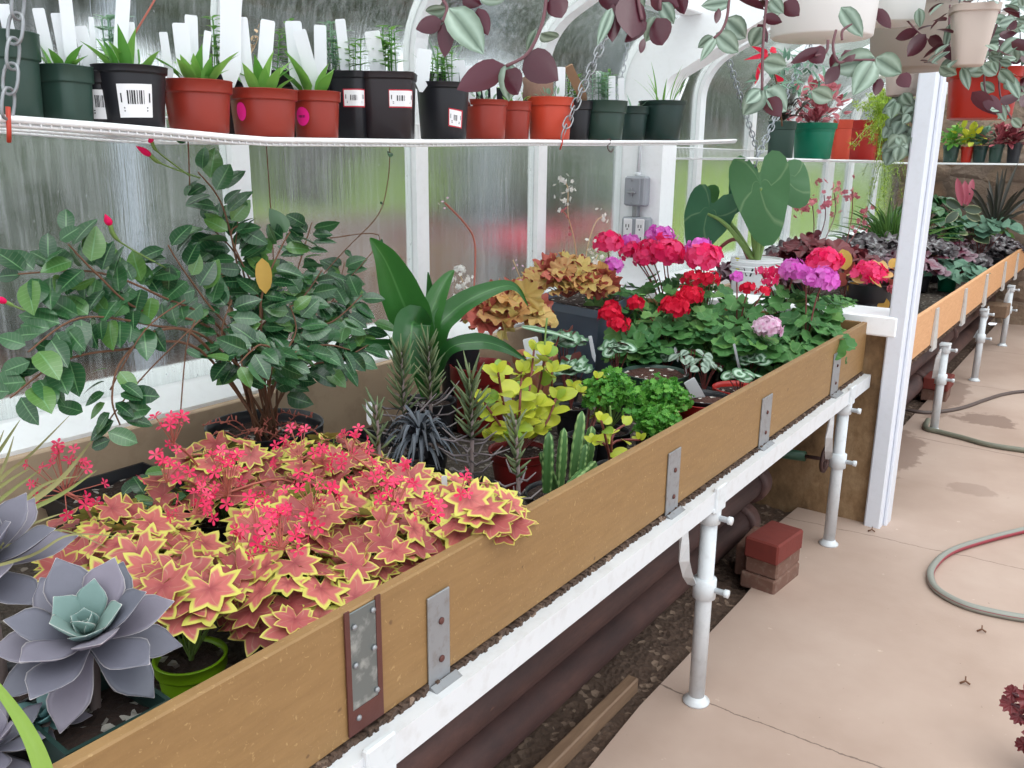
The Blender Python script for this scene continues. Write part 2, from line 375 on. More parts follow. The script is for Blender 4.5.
L['fancy'] = leafmat('fancy_geranium_leaf', (164,76,78), (214,116,110), rim=(212,206,100), rim_at=(.80, .93), mid=(150,60,66), mid_w=.45, vein=22, back=(170,170,90), rough=.55, trans=.2, rimvar=.30)
L['ger'] = leafmat('geranium_leaf', (54,108,56), (98,152,80), back=(96,140,90), rough=.6, vein=9, trans=.2, young=(110,156,80))
L['mand'] = leafmat('mandevilla_leaf', (30,70,42), (66,114,70), mid=(110,156,104), mid_w=.1, back=(84,124,84), rough=.24, spec=.7, young=(92,134,66), vein=26)
L['echo'] = leafmat('echeveria_outer_leaf', (96,98,110), (132,124,138), rim=(190,182,184), rim_at=(.93, .99), rough=.5, trans=.05, rimvar=.02)
L['echi'] = leafmat('echeveria_inner_leaf', (112,138,134), (130,152,146), rim=(206,202,196), rim_at=(.93, .99), rough=.5, trans=.05, rimvar=.02)
L['blue'] = leafmat('blue_succulent_leaf', (104,148,150), (138,178,178), rough=.5, trans=.05)
L['strap'] = leafmat('strap_leaf', (30,82,36), (60,116,52), mid=(84,134,74), mid_w=.08, back=(60,104,60), rough=.3, vein=0, trans=.25)
L['straw'] = leafmat('dry_blade', (170,160,112), (140,148,84), rough=.6)
L['blade'] = leafmat('green_blade', (128,160,60), (150,180,80), rough=.4)
L['lime'] = leafmat('lime_leaf', (206,208,70), (176,190,60), back=(190,200,90), rough=.35, trans=.3, young=(132,168,60))
L['parsley'] = leafmat('parsley_leaf', (66,136,46), (116,178,70), rough=.5, trans=.25)
L['cactus'] = leafmat('cactus_skin', (54,92,44), (80,120,64), rim=(132,160,100), rim_at=(.8, 1.), rough=.5, trans=0)
L['stick'] = leafmat('stick_leaf', (86,104,72), (112,124,84), rough=.6, trans=.1)
L['stickgrey'] = leafmat('stick_leaf_grey', (104,94,98), (132,122,122), rough=.7, trans=.0)
L['dark'] = leafmat('charcoal_leaf', (50,52,58), (92,98,108), rough=.5, trans=.05)
L['green'] = leafmat('bright_seedling_leaf', (88,150,60), (140,188,92), rough=.4, trans=.3)
L['sage'] = leafmat('sage_seedling_leaf', (140,178,150), (172,202,172), rough=.5, trans=.3)
L['caramel'] = leafmat('caramel_heuchera_leaf', (228,176,116), (206,196,112), back=(186,96,84), rough=.5, trans=.3, mid=(170,160,90), mid_w=.25, young=(214,112,100), vein=7)
L['purple'] = leafmat('purple_heuchera_leaf', (74,34,50), (116,54,74), rim=(132,108,118), rim_at=(.5, 1.6), rough=.4, trans=.1, back=(110,40,60))
L['darkhe'] = leafmat('dark_heuchera_leaf', (60,50,54), (98,88,92), rough=.4, trans=.08, stripe=((150,148,150), .3, .4, .55, .7))
L['maroon'] = leafmat('maroon_leaf', (92,36,46), (124,54,58), rough=.4, trans=.15)
L['begonia'] = leafmat('silver_begonia_leaf', (72,112,78), (96,136,100), rough=.45, trans=.1, stripe=((176,200,180), .3, .42, .62, .8), back=(120,60,60))
L['trad'] = leafmat('wandering_leaf', (98,120,104), (118,138,118), rough=.3, trans=.12, stripe=((152,172,156), .15, .45, .55, .9), back=(84,28,44), mid=(78,98,82), mid_w=.14, spec=.6)
L['tradp'] = leafmat('wandering_leaf_purple', (74,28,48), (104,40,58), rough=.35, trans=.15, back=(70,26,44))
L['ear'] = leafmat('elephant_ear_leaf', (44,94,70), (74,120,66), mid=(112,150,120), mid_w=.05, vein=13, rough=.45, trans=.2, back=(84,128,72))
L['coleus'] = leafmat('red_leaf', (150,58,70), (196,110,118), rough=.4, trans=.2, mid=(120,30,50), mid_w=.2)
L['fern'] = leafmat('asparagus_fern', (122,158,40), (176,200,70), rough=.6, trans=.3)
L['grass'] = leafmat('dark_grass', (58,96,44), (100,140,66), rough=.5, trans=.25)
L['rubber'] = leafmat('variegated_rubber_leaf', (50,66,50), (74,90,66), rim=(160,164,126), rim_at=(.72, .95), rough=.3, trans=.1)
L['red'] = leafmat('red_new_leaf', (140,52,72), (172,78,96), rough=.35, trans=.2)
L['spike'] = leafmat('dark_spike', (44,44,40), (74,70,60), rough=.5, trans=.05)
L['teal'] = leafmat('sage_green_leaf', (76,116,96), (116,152,128), rough=.6, trans=.15)
L['yellow'] = leafmat('yellow_leaf', (214,206,50), (180,190,70), rough=.5, trans=.3)
L['yl'] = leafmat('yellowed_leaf', (206,160,70), (216,180,90), rough=.5, trans=.3)
def petal(name, a, b, trans=.3, mid=None):
    L[name] = leafmat(name + '_petal', a, b, mid=mid, mid_w=.45, rough=.6, trans=trans, spec=.2)
petal('coral', (236,46,100), (248,92,128)); petal('hot', (246,30,104), (252,92,146)); petal('scarlet', (216,18,54), (236,40,74))
petal('magenta', (228,92,206), (240,142,226)); petal('palepink', (240,196,222), (248,224,240), mid=(226,150,196)); petal('white', (240,236,232), (250,248,246)); petal('dustpink', (190,90,110), (214,130,140))
S = {}
S['stem'] = flatmat('green_stem', (110,136,70), .6, .2, 60); S['brown'] = flatmat('brown_stem', (108,74,54), .8, .25, 60); S['rose'] = flatmat('rosy_stem', (176,98,84), .6, .2, 60)
S['grey'] = flatmat('grey_stem', (134,118,116), .8, .2, 90, bstr=.4); S['purple'] = flatmat('purple_stem', (104,66,72), .6, .2, 60); S['maroon'] = flatmat('maroon_stem', (120,58,54), .6, .2, 60); S['straw'] = flatmat('straw_stem', (188,160,128), .7, .2, 60)
# outside
M['path'] = flatmat('outside_paving', (128,122,132), .9, .15, 3); M['mulch'] = flatmat('outside_mulch', (94,76,66), .95, .25, 6, bstr=.6)
M['lawn'] = flatmat('outside_lawn', (116,142,58), .9, .3, 1.4, bstr=.5); M['hedge'] = flatmat('outside_hedge', (58,66,52), .9, .5, 2.2, bstr=.8)
M['bark'] = flatmat('outside_bark', (72,66,62), .95, .3, 5); M['treeleaf'] = flatmat('outside_crown', (70,80,62), .9, .6, 1.1, bstr=.8); M['outred'] = flatmat('outside_red_flowers', (176,64,80), .9, .4, 5)
M['outwhite'] = flatmat('outside_white_post', (168,176,188), .6, .05, 5)
# ------------------------------------------------------------------ light and render settings
w = bpy.data.worlds.new('overcast'); SC.world = w; w.use_nodes = True
wt = w.node_tree; wt.nodes.clear()
wo = wt.nodes.new('ShaderNodeOutputWorld'); bg = wt.nodes.new('ShaderNodeBackground'); tcw = wt.nodes.new('ShaderNodeTexCoord'); sepw = wt.nodes.new('ShaderNodeSeparateXYZ')
rw = wt.nodes.new('ShaderNodeValToRGB'); rw.color_ramp.elements[0].position = 0.; rw.color_ramp.elements[0].color = (.80, .84, .9, 1); rw.color_ramp.elements[1].position = .9; rw.color_ramp.elements[1].color = (1., 1., 1., 1)
wt.links.new(tcw.outputs['Generated'], sepw.inputs[0]); wt.links.new(sepw.outputs[2], rw.inputs[0]); wt.links.new(rw.outputs[0], bg.inputs[0]); wt.links.new(bg.outputs[0], wo.inputs[0])
bg.inputs[1].default_value = 1.25
sd = bpy.data.lights.new('soft_sun', 'SUN'); sd.energy = 1.6; sd.angle = math.radians(50); sd.color = (1, .985, .95)
so = bpy.data.objects.new('soft_sun', sd); COL.objects.link(so)
so.rotation_euler = Vector((-.45, .25, -1.)).to_track_quat('-Z', 'Y').to_euler()
vs_ = SC.view_settings; vs_.view_transform = 'Standard'; vs_.look = 'None'; vs_.gamma = 1; vs_.exposure = .48; vs_.use_curve_mapping = False
SC.cycles.use_denoising = True; SC.cycles.max_bounces = 10; SC.cycles.transparent_max_bounces = 16; SC.cycles.transmission_bounces = 8; SC.cycles.diffuse_bounces = 4; SC.cycles.glossy_bounces = 3
SC.cycles.caustics_reflective = False; SC.cycles.caustics_refractive = True
# ------------------------------------------------------------------ shell of the greenhouse
XW = -1.95; YP = 3.58; YE = 9.3; ZG = .885
BED = .655; BED2 = .60
def slab(mb, x0, x1, y0, y1, z, nx, ny, amp, seed):
    r = random.Random(seed); vs = []; F = []
    for j in range(ny + 1):
        for i in range(nx + 1): vs.append((x0 + (x1-x0)*i/nx, y0 + (y1-y0)*j/ny, z + r.uniform(-amp, amp)))
    for j in range(ny):
        for i in range(nx):
            a = j*(nx+1)+i; F.append((a, a+1, a+nx+2, a+nx+1))
    return mb.add(vs, F)
mb = MB()
edge = [(-.888, -1.5), (-.89, 1.6), (-.905, 1.9), (-.9, 2.64), (-.91, 2.95), (-.99, 3.1), (-1.02, 3.3), (-1.0, 3.7), (-.98, 4.6), (-.9, 4.9), (-.92, 9.3)]
poly = [(x, y) for x, y in edge] + [(3., 9.3), (3., -1.5)]
mb.add([(x, y, 0) for x, y in poly] + [(x, y, -.06) for x, y in edge], [tuple(range(len(poly)-1, -1, -1))] + [(i, i+1, len(poly)+i+1, len(poly)+i) for i in range(len(edge)-1)], flat=True)
struct('floor', mb, M['concrete'])
mb = MB(); slab(mb, -2.0, -.86, -1.5, 9.3, -.03, 40, 300, .011, 3); struct('ground', mb, M['dirt'])
mb = MB(); mb.box((-2.08, -1.5, -.06), (XW + .02, YE, .80)); struct('wall_left', mb, M['backboard'])
mb = MB(); mb.prism([(-1.85, .775), (-1.85, .845), (-1.93, ZG), (-2.1, ZG + .01), (-2.1, .775)], -1.5, YE, 1); struct('trim_1', mb, M['white'])
# low cross wall of stained render, white capping, white post and the pilaster at the glass
mb = MB(); mb.box((-1.93, YP, -.05), (-.70, YP + .16, .80)); struct('wall_cross', mb, M['pier'])
mb = MB(); mb.bbox((-1.9, YP - .035, .795), (-.69, YP + .2, .875), .006); struct('trim_2', mb, M['white'])
mb = MB(); mb.bbox((-.725, YP - .03, -.01), (-.66, YP + .13, 2.75), .006); mb.bbox((-.66, YP + .02, -.01), (-.645, YP + .1, 2.75), .004); struct('trim_3', mb, M['post'])
def roof_profile(off=0., zmax_x=.35, seg=9):
    """inside line of the glazing: upright, eave curve, then the slope (x,z)"""
    P = [(XW + off, ZG)]; r0 = .26; cx, cz = XW + .26, 1.76
    th1 = math.radians(63)
    rr = r0 - off
    for i in range(seg + 1):
        th = th1 * i / seg; P.append((cx - rr * math.cos(th), cz + rr * math.sin(th)))
    x, z = P[-1]; dx = zmax_x - x
    P.append((zmax_x, z + dx * math.tan(PI/2 - th1))); return P
def rib(name, y0, y1, dep_in, dep_out=.03, mat='white'):
    A = roof_profile(dep_in); B = roof_profile(-dep_out); mb = MB(); n = len(A)
    vs = [(x, y0, z) for x, z in A] + [(x, y0, z) for x, z in B] + [(x, y1, z) for x, z in A] + [(x, y1, z) for x, z in B]; F = []
    for i in range(n - 1):
        F += [(i, i+1, n+i+1, n+i), (2*n+i, 3*n+i, 3*n+i+1, 2*n+i+1), (i, 2*n+i, 2*n+i+1, i+1), (n+i, n+i+1, 3*n+i+1, 3*n+i)]
    F += [(0, n, 3*n, 2*n), (n-1, 2*n-1+0, 4*n-1, 3*n-1)]
    mb.add(vs, F, flat=True); o = struct(name, mb, M[mat]); fix_normals(o); return o
ribs = [(-1.45, .075), (-.71, .075), (.02, .075), (.755, .075), (1.485, .07), (2.2, .075), (2.915, .075), (4.42, .08), (5.18, .08), (5.98, .08), (6.86, .2), (7.45, .12), (8.3, .12)]
k = 4
for y, wd in ribs:
    rib('trim_%d' % k, y - wd*.4, y + wd*.4, .02); k += 1
rib('trim_%d' % k, YP + .02, YP + .16, .20, .04); k += 1
# slim inner bead beside the broad arch, the purlin along the eave slope
mb = MB(); mb.bbox((-1.70, -1.5, 2.045), (-1.60, YP + .02, 2.10), .005, rot=None); struct('trim_%d' % k, mb, M['white']); k += 1
def pane(name, y0, y1, z_off=.0, th=.005):
    A = roof_profile(.0, -1.72); B = roof_profile(-th, -1.72); n = len(A); mb = MB()
    mb.add([(x, y0, z) for x, z in A] + [(x, y1, z) for x, z in A], [(i, n+i, n+i+1, i+1)[::-1] for i in range(n - 1)])
    mb.add([(x, y0, z) for x, z in B] + [(x, y1, z) for x, z in B], [(i, i+1, n+i+1, n+i)[::-1] for i in range(n - 1)])
    o = struct(name, mb, M['wet'])
    nm = o.data.polygons[0].normal.x, o.data.polygons[n - 1].normal.x
    if nm[0] < 0: o.data.flip_normals()
    return o
ys = sorted([y for y, _ in ribs] + [YP + .09, YE]); k = 1
for a, b in zip(ys[:-1], ys[1:]): pane('window_%d' % k, a + .02, b - .02); k += 1
mb = MB(); zt = roof_profile(0, -1.72)[-1]; zr = roof_profile(0, .35)[-1]
mb.add([(zt[0], -1.5, zt[1]), (zt[0], YE, zt[1]), (zr[0], YE, zr[1]), (zr[0], -1.5, zr[1]), (2.65, YE, zt[1]), (2.65, -1.5, zt[1])], [(0,1,2,3), (3,2,4,5)], flat=True)
struct('ceiling', mb, M['roof'])
# rubble stone end wall (uneven face)
mb = MB(); r = random.Random(5); vs = []; F = []; nx, nz = 60, 34
for j in range(nz + 1):
    for i in range(nx + 1):
        x = -2.05 + 4.7*i/nx; z = 2.3*j/nz
        vs.append((x, YE - .03 + .035*math.sin(x*7.3 + z*3) * math.sin(z*8.1 - x*2) + r.uniform(-.015, .015), z))
for j in range(nz):
    for i in range(nx): a = j*(nx+1)+i; F.append((a, a+1, a+nx+2, a+nx+1))
mb.add(vs, F); mb.box((-2.05, YE + .02, 0), (2.65, YE + .3, 2.3)); struct('wall_end', mb, M['stone'])
# ------------------------------------------------------------------ outside, seen blurred through the panes
mb = MB(); mb.box((-4.2, -6, -.25), (-2.1, 16, -.18)); struct('path_outside', mb, M['path'])
mb = MB(); vs = []; F = []
prof = [(-4.2, -.2), (-4.6, .05), (-5.4, .45), (-6.4, .72), (-7.2, .85)]
for (x, z) in prof:
    for y in (-8, -2, 2, 6, 9): vs.append((x, y, z))
for i in range(len(prof) - 1):
    for j in range(4): F.append((i*5+j, i*5+j+1, (i+1)*5+j+1, (i+1)*5+j))
mb.add(vs, F); struct('outside_terrain', mb, M['mulch'])
mb = MB(); vs = []; F = []
prof = [(-4.2, 9.0), (-7.2, 4.9), (-7.2, -9)]
lawn = [(-7.2, .8), (-10, 1.35), (-16, 2.2), (-26, 3.0)]
for x, z in lawn:
    for y in (-20, -4, 8, 20, 45): vs.append((x, y, z))
for i in range(len(lawn) - 1):
    for j in range(4): F.append((i*5+j, i*5+j+1, (i+1)*5+j+1, (i+1)*5+j))
mb.add(vs, F)
mb.add([(-4.2, 9, -.2), (-4.2, 45, -.2), (-7.2, 45, .8), (-7.2, 9, .8)], [(0, 3, 2, 1)]); struct('outside_lawn', mb, M['lawn'])
def blob(mb, c, rx, ry, rz, seed, n=14, amp=.25):
    r = random.Random(seed); ph = [(r.uniform(0, 6), r.uniform(2, 5), r.uniform(2, 5)) for _ in range(3)]; vs = []; F = []
    for i in range(n + 1):
        th = PI * i / n
        for j in range(2 * n):
            p = PI * j / n; k_ = 1 + amp * sum(math.sin(a + b*th*1.6 + c_*round(p, 3)) for a, b, c_ in [(q[0], q[1], round(q[2])) for q in ph]) / 3
            vs.append((c[0] + rx*k_*math.sin(th)*math.cos(p), c[1] + ry*k_*math.sin(th)*math.sin(p), c[2] + rz*k_*math.cos(th)))
    m = 2 * n
    for i in range(n):
        for j in range(m): F.append((i*m+j, (i+1)*m+j, (i+1)*m+(j+1) % m, i*m+(j+1) % m))
    mb.add(vs, F)
def shrub(x, y, z, rx, ry, rz, seed, mat, label, name='outdoor_shrub', cat='shrub', group=None):
    mb = MB(); blob(mb, (x, y, z), rx, ry, rz, seed); single(name, mb, M[mat], label, cat, group, (x, y, z - rz))
for i, (x, y, z, rx, ry, rz, m_, lb) in enumerate([
    (-5.2, 2.9, .9, .5, 1.0, .75, 'hedge', 'dark blurred shrub seen through the first wet pane behind the mandevilla'),
    (-6.5, 9.0, 1.1, .7, 1.0, .65, 'hedge', 'dark hedge seen low through the wet pane behind the strap-leaved plant'),
    (-6.6, 11.2, .9, .8, 1.5, .9, 'hedge', 'dark hedge seen through the wet pane behind the slate planter'),
    (-5.3, 9.3, .62, .3, .55, .2, 'outred', 'blurred red flowering shrub outside the pane left of the slate planter'),
    (-5.0, 7.2, .65, .25, .5, .15, 'outred', 'blurred red flowers outside the pane right of the strap-leaved plant')]):
    shrub(x, y, z, rx, ry, rz, 40 + i, m_, lb)
for i, (x, y, h, rad, cr, lb) in enumerate([(-9.5, 3.6, 6.5, .55, 2.1, 'broad dark tree behind the first wet pane'), (-11, 10.5, 7.5, .4, 2.7, 'dark tree behind the pane with the grey square pots'),
        (-13, 19., 8, .4, 3.0, 'dark tree behind the pane left of the broad white arch'), (-17, 30, 9, .5, 3.8, 'tall tree beyond the lawn past the broad white arch'), (-17, -2., 9, .5, 3.6, 'large dark tree beyond the lawn at the near end'), (-21, 7., 11, .5, 4., 'tall dark tree far behind the pane with the mandevilla'), (-21, 17., 12, .5, 4.6, 'tall dark tree far behind the orange-red pot on the long shelf'), (-7.9, 7.0, 4.6, .3, 1.5, 'small dark tree close behind the second pane'), (-8.5, 14.2, 5.5, .3, 1.7, 'small dark tree close behind the pane left of the broad arch'), (-12.5, 27, 6, .4, 3.3, 'far tree seen through the curved panes beyond the broad arch'), (-14, 36.5, 6.6, .4, 3.8, 'tall far tree beyond the lawn behind the second shelf'), (-14, 47, 7, .5, 4.2, 'far tree past the lawn end near the stone wall'), (-23, 44, 8.5, .6, 4.6, 'tall tree at the far edge of the lawn'), (-13.5, 7.2, 6.4, .4, 2.5, 'dark tree behind the square green pot at the shelf end')]):
    p = PT('outdoor_tree', lb, 'tree', (x, y, .9), 'trees beyond the glass')
    a = MB(); a.tube([(x, y, .6), (x + .1, y, h*.35), (x, y + .1, h*.75)], [rad, rad*.8, rad*.5], 10); p.part('trunk', a, M['bark'])
    a = MB()
    for q in range(4): blob(a, (x + random.Random(i*9+q).uniform(-1, 1)*cr*.4, y + random.Random(i*7+q).uniform(-1, 1)*cr*.6, h*.72 + q*.3), cr*.8, cr*.95, cr*.62, i*10 + q)
    p.part('foliage', a, M['treeleaf'])
for i, (x, y, wd, lb) in enumerate([(-3.6, 2.18, .07, 'pale blurred post outside the first wet pane left of the mandevilla'), (-3.6, 4.75, .06, 'pale blurred post outside the pane above the strap-leaved plant'), (-3.5, 6.3, .07, 'pale blurred post outside the pane left of the slate planter')]):
    mb = MB(); mb.bbox((x - wd/2, y - wd/2, -.2), (x + wd/2, y + wd/2, 3.2), .01); single('outdoor_post', mb, M['outwhite'], lb, 'post', 'posts outside the glass', (x, y, -.2))
# ------------------------------------------------------------------ benches
def pipe_leg(mb, x, y, top, r=.022): mb.lathe([(r, .012), (r, top)], (x, y, 0), 16)
def bench(lb, y0, y1, legs, xf, zb, zt, bed, board, boardtop, straps, seams, far):
    p = PT('plant_bench', lb, 'bench', (-1.3, (y0+y1)/2, 0)); zr = zb - .01
    a = MB(); last = y0
    a.bbox((xf - .02, y0, zb), (xf, y1, zt), .0025); p.part('front_board', a, board)
    if not far:
        a = MB(); a.bbox((-1.83, y1 - .02, zb), (xf - .021, y1, zt), .003); p.part('end_board', a, board)
    else:
        a = MB(); a.bbox((-1.83, y0, zb), (xf - .021, y0 + .02, zt - .03), .003); p.part('end_board', a, board)
    a = MB(); a.bbox((-1.845, y0, zb), (-1.82, y1, .838 if not far else .78), .003); p.part('back_board', a, M['backboard'])
    a = MB(); a.box((-1.82, y0, bed - .06), (xf - .021, y1, bed - .03)); p.part('bed_tray', a, M['plank'])
    a = MB(); slab(a, -1.82, xf - .022, y0, y1, bed - .008, 24, 90, .006, 11); g = p.part('gravel', a, M['gravel']); g['kind'] = 'stuff'
    a = MB(); r9 = random.Random(2); k9 = int((y1-y0)/.0066)
    for i in range(k9): yy = y0 + (y1-y0)*i/k9; a.box((xf - .01, yy, zr - .001), (xf + .003 + r9.uniform(0, .007), yy + .0068, zr + r9.uniform(.003, .011)))
    g = p.part('dirt_crust', a, M['dirt']); g['kind'] = 'stuff'
    # angle-iron rail: flat flange under the board and an upright face
    q9 = .085 if far else 0.
    a = MB(); a.prism([(xf - .06 - q9, zr), (xf - .06 - q9, zr - .006), (xf + .027 - q9, zr - .006), (xf + .027 - q9, zr - .052), (xf + .034 - q9, zr - .052), (xf + .034 - q9, zr)], y0, y1, 1); p.part('rail', a, M['rail'])
    a = MB(); a.prism([(-1.8, zr), (-1.8, zr - .05), (-1.75, zr - .05), (-1.75, zr)], y0, y1, 1); p.part('rail', a, M['white'])
    for i, y in enumerate(legs):
        xl = xf + .012; lg = MB(); pipe_leg(lg, xl, y, zr - .05); lo = p.part('leg', lg, M['leg'])
        b = MB(); b.lathe([(.0, 0), (.036, 0), (.037, .006), (.027, .013), (.024, .02), (.0225, .022)], (xl, y, 0), 18); p.part('foot_flange', b, M['leg'], lo)
        b = MB(); zc = zr * .55; b.lathe([(.024, zc - .03), (.031, zc - .027), (.031, zc + .027), (.024, zc + .03)], (xl, y, 0), 18); b.lathe([(.008, 0), (.008, .055), (.011, .056), (.011, .068), (0, .068)], (xl, y, zc), 10, ax=(V(0,1,0), V(0,0,1), V(1,0,0))); p.part('clamp_collar', b, M['leg'], lo)
        b = MB(); b.lathe([(.023, zr - .10), (.029, zr - .097), (.029, zr - .06), (.024, zr - .052)], (xl, y, 0), 18); b.bbox((xl - .028, y - .034, zr - .06), (xl + .026, y + .034, zr - .045), .003); far or b.bbox((xl + .017, y - .03, zr - .06), (xl + .03, y + .03, zr + .012), .003)
        b.lathe([(.008, 0), (.008, .05), (.011, .051), (.011, .062), (0, .062)], (xl, y, zr - .08), 10, ax=(V(0,1,0), V(0,0,1), V(1,0,0))); p.part('rail_bracket', b, M['leg'], lo)
        # twisted flat brace from the collar up to the rail
        b = MB(); q0 = V(xl - .03, y - .01, zc); q1 = V(xl - .012, y - .12, zc + .12) if not far else V(xl - .01, y - .13, zc + .14); q2 = V(xl + .004, y - .17, zr - .05)
        if i == 1 and far: q1 = V(xl, y + .13, zc + .12); q2 = V(xl, y + .17, zr - .05)
        P = [q0, (q0 + q1)/2 + V(0, 0, -.01), q1, (q1 + q2)/2, q2]; vs = []; F = []
        for j, q in enumerate(P):
            th = PI/2 * j/4; e = V(math.cos(th), math.sin(th), 0) * .014; n_ = V(-math.sin(th), math.cos(th), 0) * .003
            vs += [q - e - n_, q + e - n_, q + e + n_, q - e + n_]
        for j in range(4):
            for m_ in range(4): F.append((j*4+m_, j*4+(m_+1) % 4, (j+1)*4+(m_+1) % 4, (j+1)*4+m_))
        F += [(3,2,1,0), (16,17,18,19)]; b.add(vs, F, flat=True); p.part('brace', b, M['leg'], lo)
    for i, (ya, yb, z0, z1, tp) in enumerate(straps):
        a = MB(); x = xf + .001
        if tp: # tapered painted stake
            a.add([(x, ya+.03, z1), (x, yb-.03, z1), (x, yb, z0), (x, ya, z0), (x+.008, ya+.03, z1), (x+.008, yb-.03, z1), (x+.014, yb, z0), (x+.014, ya, z0)], [(3,2,1,0),(4,5,6,7),(0,1,5,4),(1,2,6,5),(2,3,7,6),(3,0,4,7)], flat=True)
            p.part('stake_strap', a, M['strapwhite'])
        else:
            a.bbox((x, ya, z0), (x + .004, yb, z1), .001); a.prism([(x, z0 + .002), (x + .006, z0 + .014), (x + .03, z0 + .002), (x + .03, z0 - .001), (x, z0 - .001)], ya, yb + .012, 1)
            s = p.part('strap', a, M['galv'], label='galvanised steel strap')
            for zz in (z0 + .05, z1 - .05):
                b = MB(); b.lathe([(.006, 0), (.006, .002), (.003, .004), (0, .004)], (x + .004, (ya+yb)/2 + .004, zz), 10, ax=(V(0,1,0), V(0,0,1), V(1,0,0))); p.part('screw', b, M['rustplate'], s)
    return p
ya = [(.905, .957, .628, .795, 0), (1.755, .1 + 1.72, .628, .795, 0), (2.375, 2.458, .628, .79, 0), (3.10, 3.19, .63, .795, 0)]
nb = bench('near raised plant bench with a tan board front on white pipe legs', -.6, 3.56, (-.5, .76, 2.012, 3.277), -.80, .645, .846, BED, M['board'], M['boardtop'], ya, (), False)
a = MB(); a.bbox((-.799, .735, .655), (-.7965, .80, .843), .001); pl = nb.part('mending_plate', a, [M['patchsteel']], label='blotched steel plate with a rusty border')
a = MB()
for q in ((.733, .742, .652, .848), (.793, .803, .652, .848), (.742, .793, .652, .69)): a.box((-.798, q[0], q[2]), (-.7955, q[1], q[3]))
nb.part('plate_border', a, M['rustplate'], pl)
for yy, zz in ((.75, .82), (.787, .83), (.787, .77), (.75, .76), (.79, .70), (.752, .675)):
    b = MB(); b.lathe([(.005, 0), (.004, .003), (0, .004)], (-.796, yy, zz), 8, ax=(V(0,1,0), V(0,0,1), V(1,0,0))); nb.part('screw', b, M['galv'], pl)
fy = [(y - .06, y + .06, .53, .745, 1) for y in (4.79, 5.68, 6.54, 7.5, 8.3, 9.1)]
fb = bench('far raised plant bench with an orange pine board front beyond the white post', 3.80, 9.25, (5.15, 6.6, 8.08), -.755, .56, .762, BED2, M['pine'], M['pine'], fy, (), True)
# ------------------------------------------------------------------ heating pipes, bricks, plank, valve
def hpipe(lb, x, z, y0, y1, r, flange=(), elbow=None):
    p = PT('heating_pipe', lb, 'pipe', (x, (y0+y1)/2, z - r), 'rusty heating pipes under the benches')
    a = MB(); a.tube([(x, y0, z), (x, y1, z)], r, 24); p.part('pipe_run', a, M['rust'])
    for y in flange:
        a = MB(); a.lathe([(r, -.02), (r + .018, -.018), (r + .02, .0), (r + .018, .05), (r, .055)], (x, y, z), 24, ax=(V(1,0,0), V(0,0,-1), V(0,1,0))); p.part('coupling', a, M['rust'])
hpipe('upper rusty heating pipe under the near bench, above the pipe beside the soil', -1.09, .218, -1.4, 3.22, .06, (3.17,))
hpipe('lower rusty heating pipe under the near bench, beside the soil strip', -1.09, .085, -1.4, 3.12, .06, (3.07,))
hpipe('rusty heating pipe in deep shade at the back under the near bench', -1.4, .30, -1.4, 3.4, .06)
hpipe('upper rusty heating pipe under the far bench', -1.02, .235, 3.75, 9.2, .062, (5.0, 7.0))
hpipe('lower rusty heating pipe under the far bench', -1.0, .088, 3.75, 9.2, .062, (5.9,))
mb = MB(); mb.bbox((-.985, .9, -.02), (-.95, 1.98, .028), .004, rot=None); single('wooden_plank', mb, M['plank'], 'weathered wooden plank lying on the soil beside the rusty pipes', 'plank', loc=(-.97, 1.45, -.02))
def brick(lb, c, L_, W_, H_, rz, m_, grp='bricks propping the pipes'):
    mb = MB(); ca, sa = math.cos(rz), math.sin(rz); c = V(*c)
    rot = lambda v: np.stack([c[0] + v[:, 0]*ca - v[:, 1]*sa, c[1] + v[:, 0]*sa + v[:, 1]*ca, c[2] + v[:, 2]], 1)
    mb.bbox((-L_/2, -W_/2, 0), (L_/2, W_/2, H_), .006, rot=rot); single('brick', mb, M[m_], lb, 'brick', grp, c)
brick('bright red brick on top of the stack beside the second bench leg', (-.865, 2.83, .115), .125, .2, .075, -.12, 'brickm')
brick('worn brick in the middle of the stack under the bright red brick', (-.87, 2.85, .052), .12, .2, .062, -.08, 'brickd')
brick('mortar-smeared brick at the bottom of the stack by the soil', (-.875, 2.85, -.01), .13, .21, .061, -.1, 'brickd')
brick('dull brick standing between the brick stack and the pipes', (-.97, 2.93, -.01), .07, .2, .12, .05, 'brickd')
brick('red brick under the far pipes between the first two far legs', (-.87, 5.95, .07), .15, .22, .075, .0, 'brickm')
brick('lower brick under the far pipes between the first two far legs', (-.88, 5.97, -.01), .15, .22, .08, .05, 'brickd')
brick('pale block clamped by the third leg of the far bench', (-.80, 7.9, .27), .16, .22, .1, 0., 'plank')
p = PT('gate_valve', 'green pipe valve with a rusty handwheel in the shade under the near bench end', 'valve', (-1.05, 3.45, .2))
a = MB(); a.tube([(-1.5, 3.45, .25), (-1.1, 3.45, .27), (-.96, 3.45, .28)], .022, 12); a.lathe([(.03, -.03), (.04, 0), (.03, .03)], (-1.12, 3.45, .27), 12, ax=(V(0,1,0), V(0,0,1), V(1,0,0))); p.part('valve_body', a, M['valve'])
a = MB(); a.tube([(-.96, 3.45, .28), (-.87, 3.45, .285)], .008, 8); p.part('spindle', a, M['rust'])
a = MB(); a.tube([(-.88, 3.45 + .05*math.cos(t*PI/10), .285 + .05*math.sin(t*PI/10)) for t in range(20)], .008, 8, closed=True)
for t in range(4): a.tube([(-.88, 3.45, .285), (-.88, 3.45 + .05*math.cos(t*PI/2), .285 + .05*math.sin(t*PI/2))], .005, 6)
p.part('handwheel', a, M['rust'])
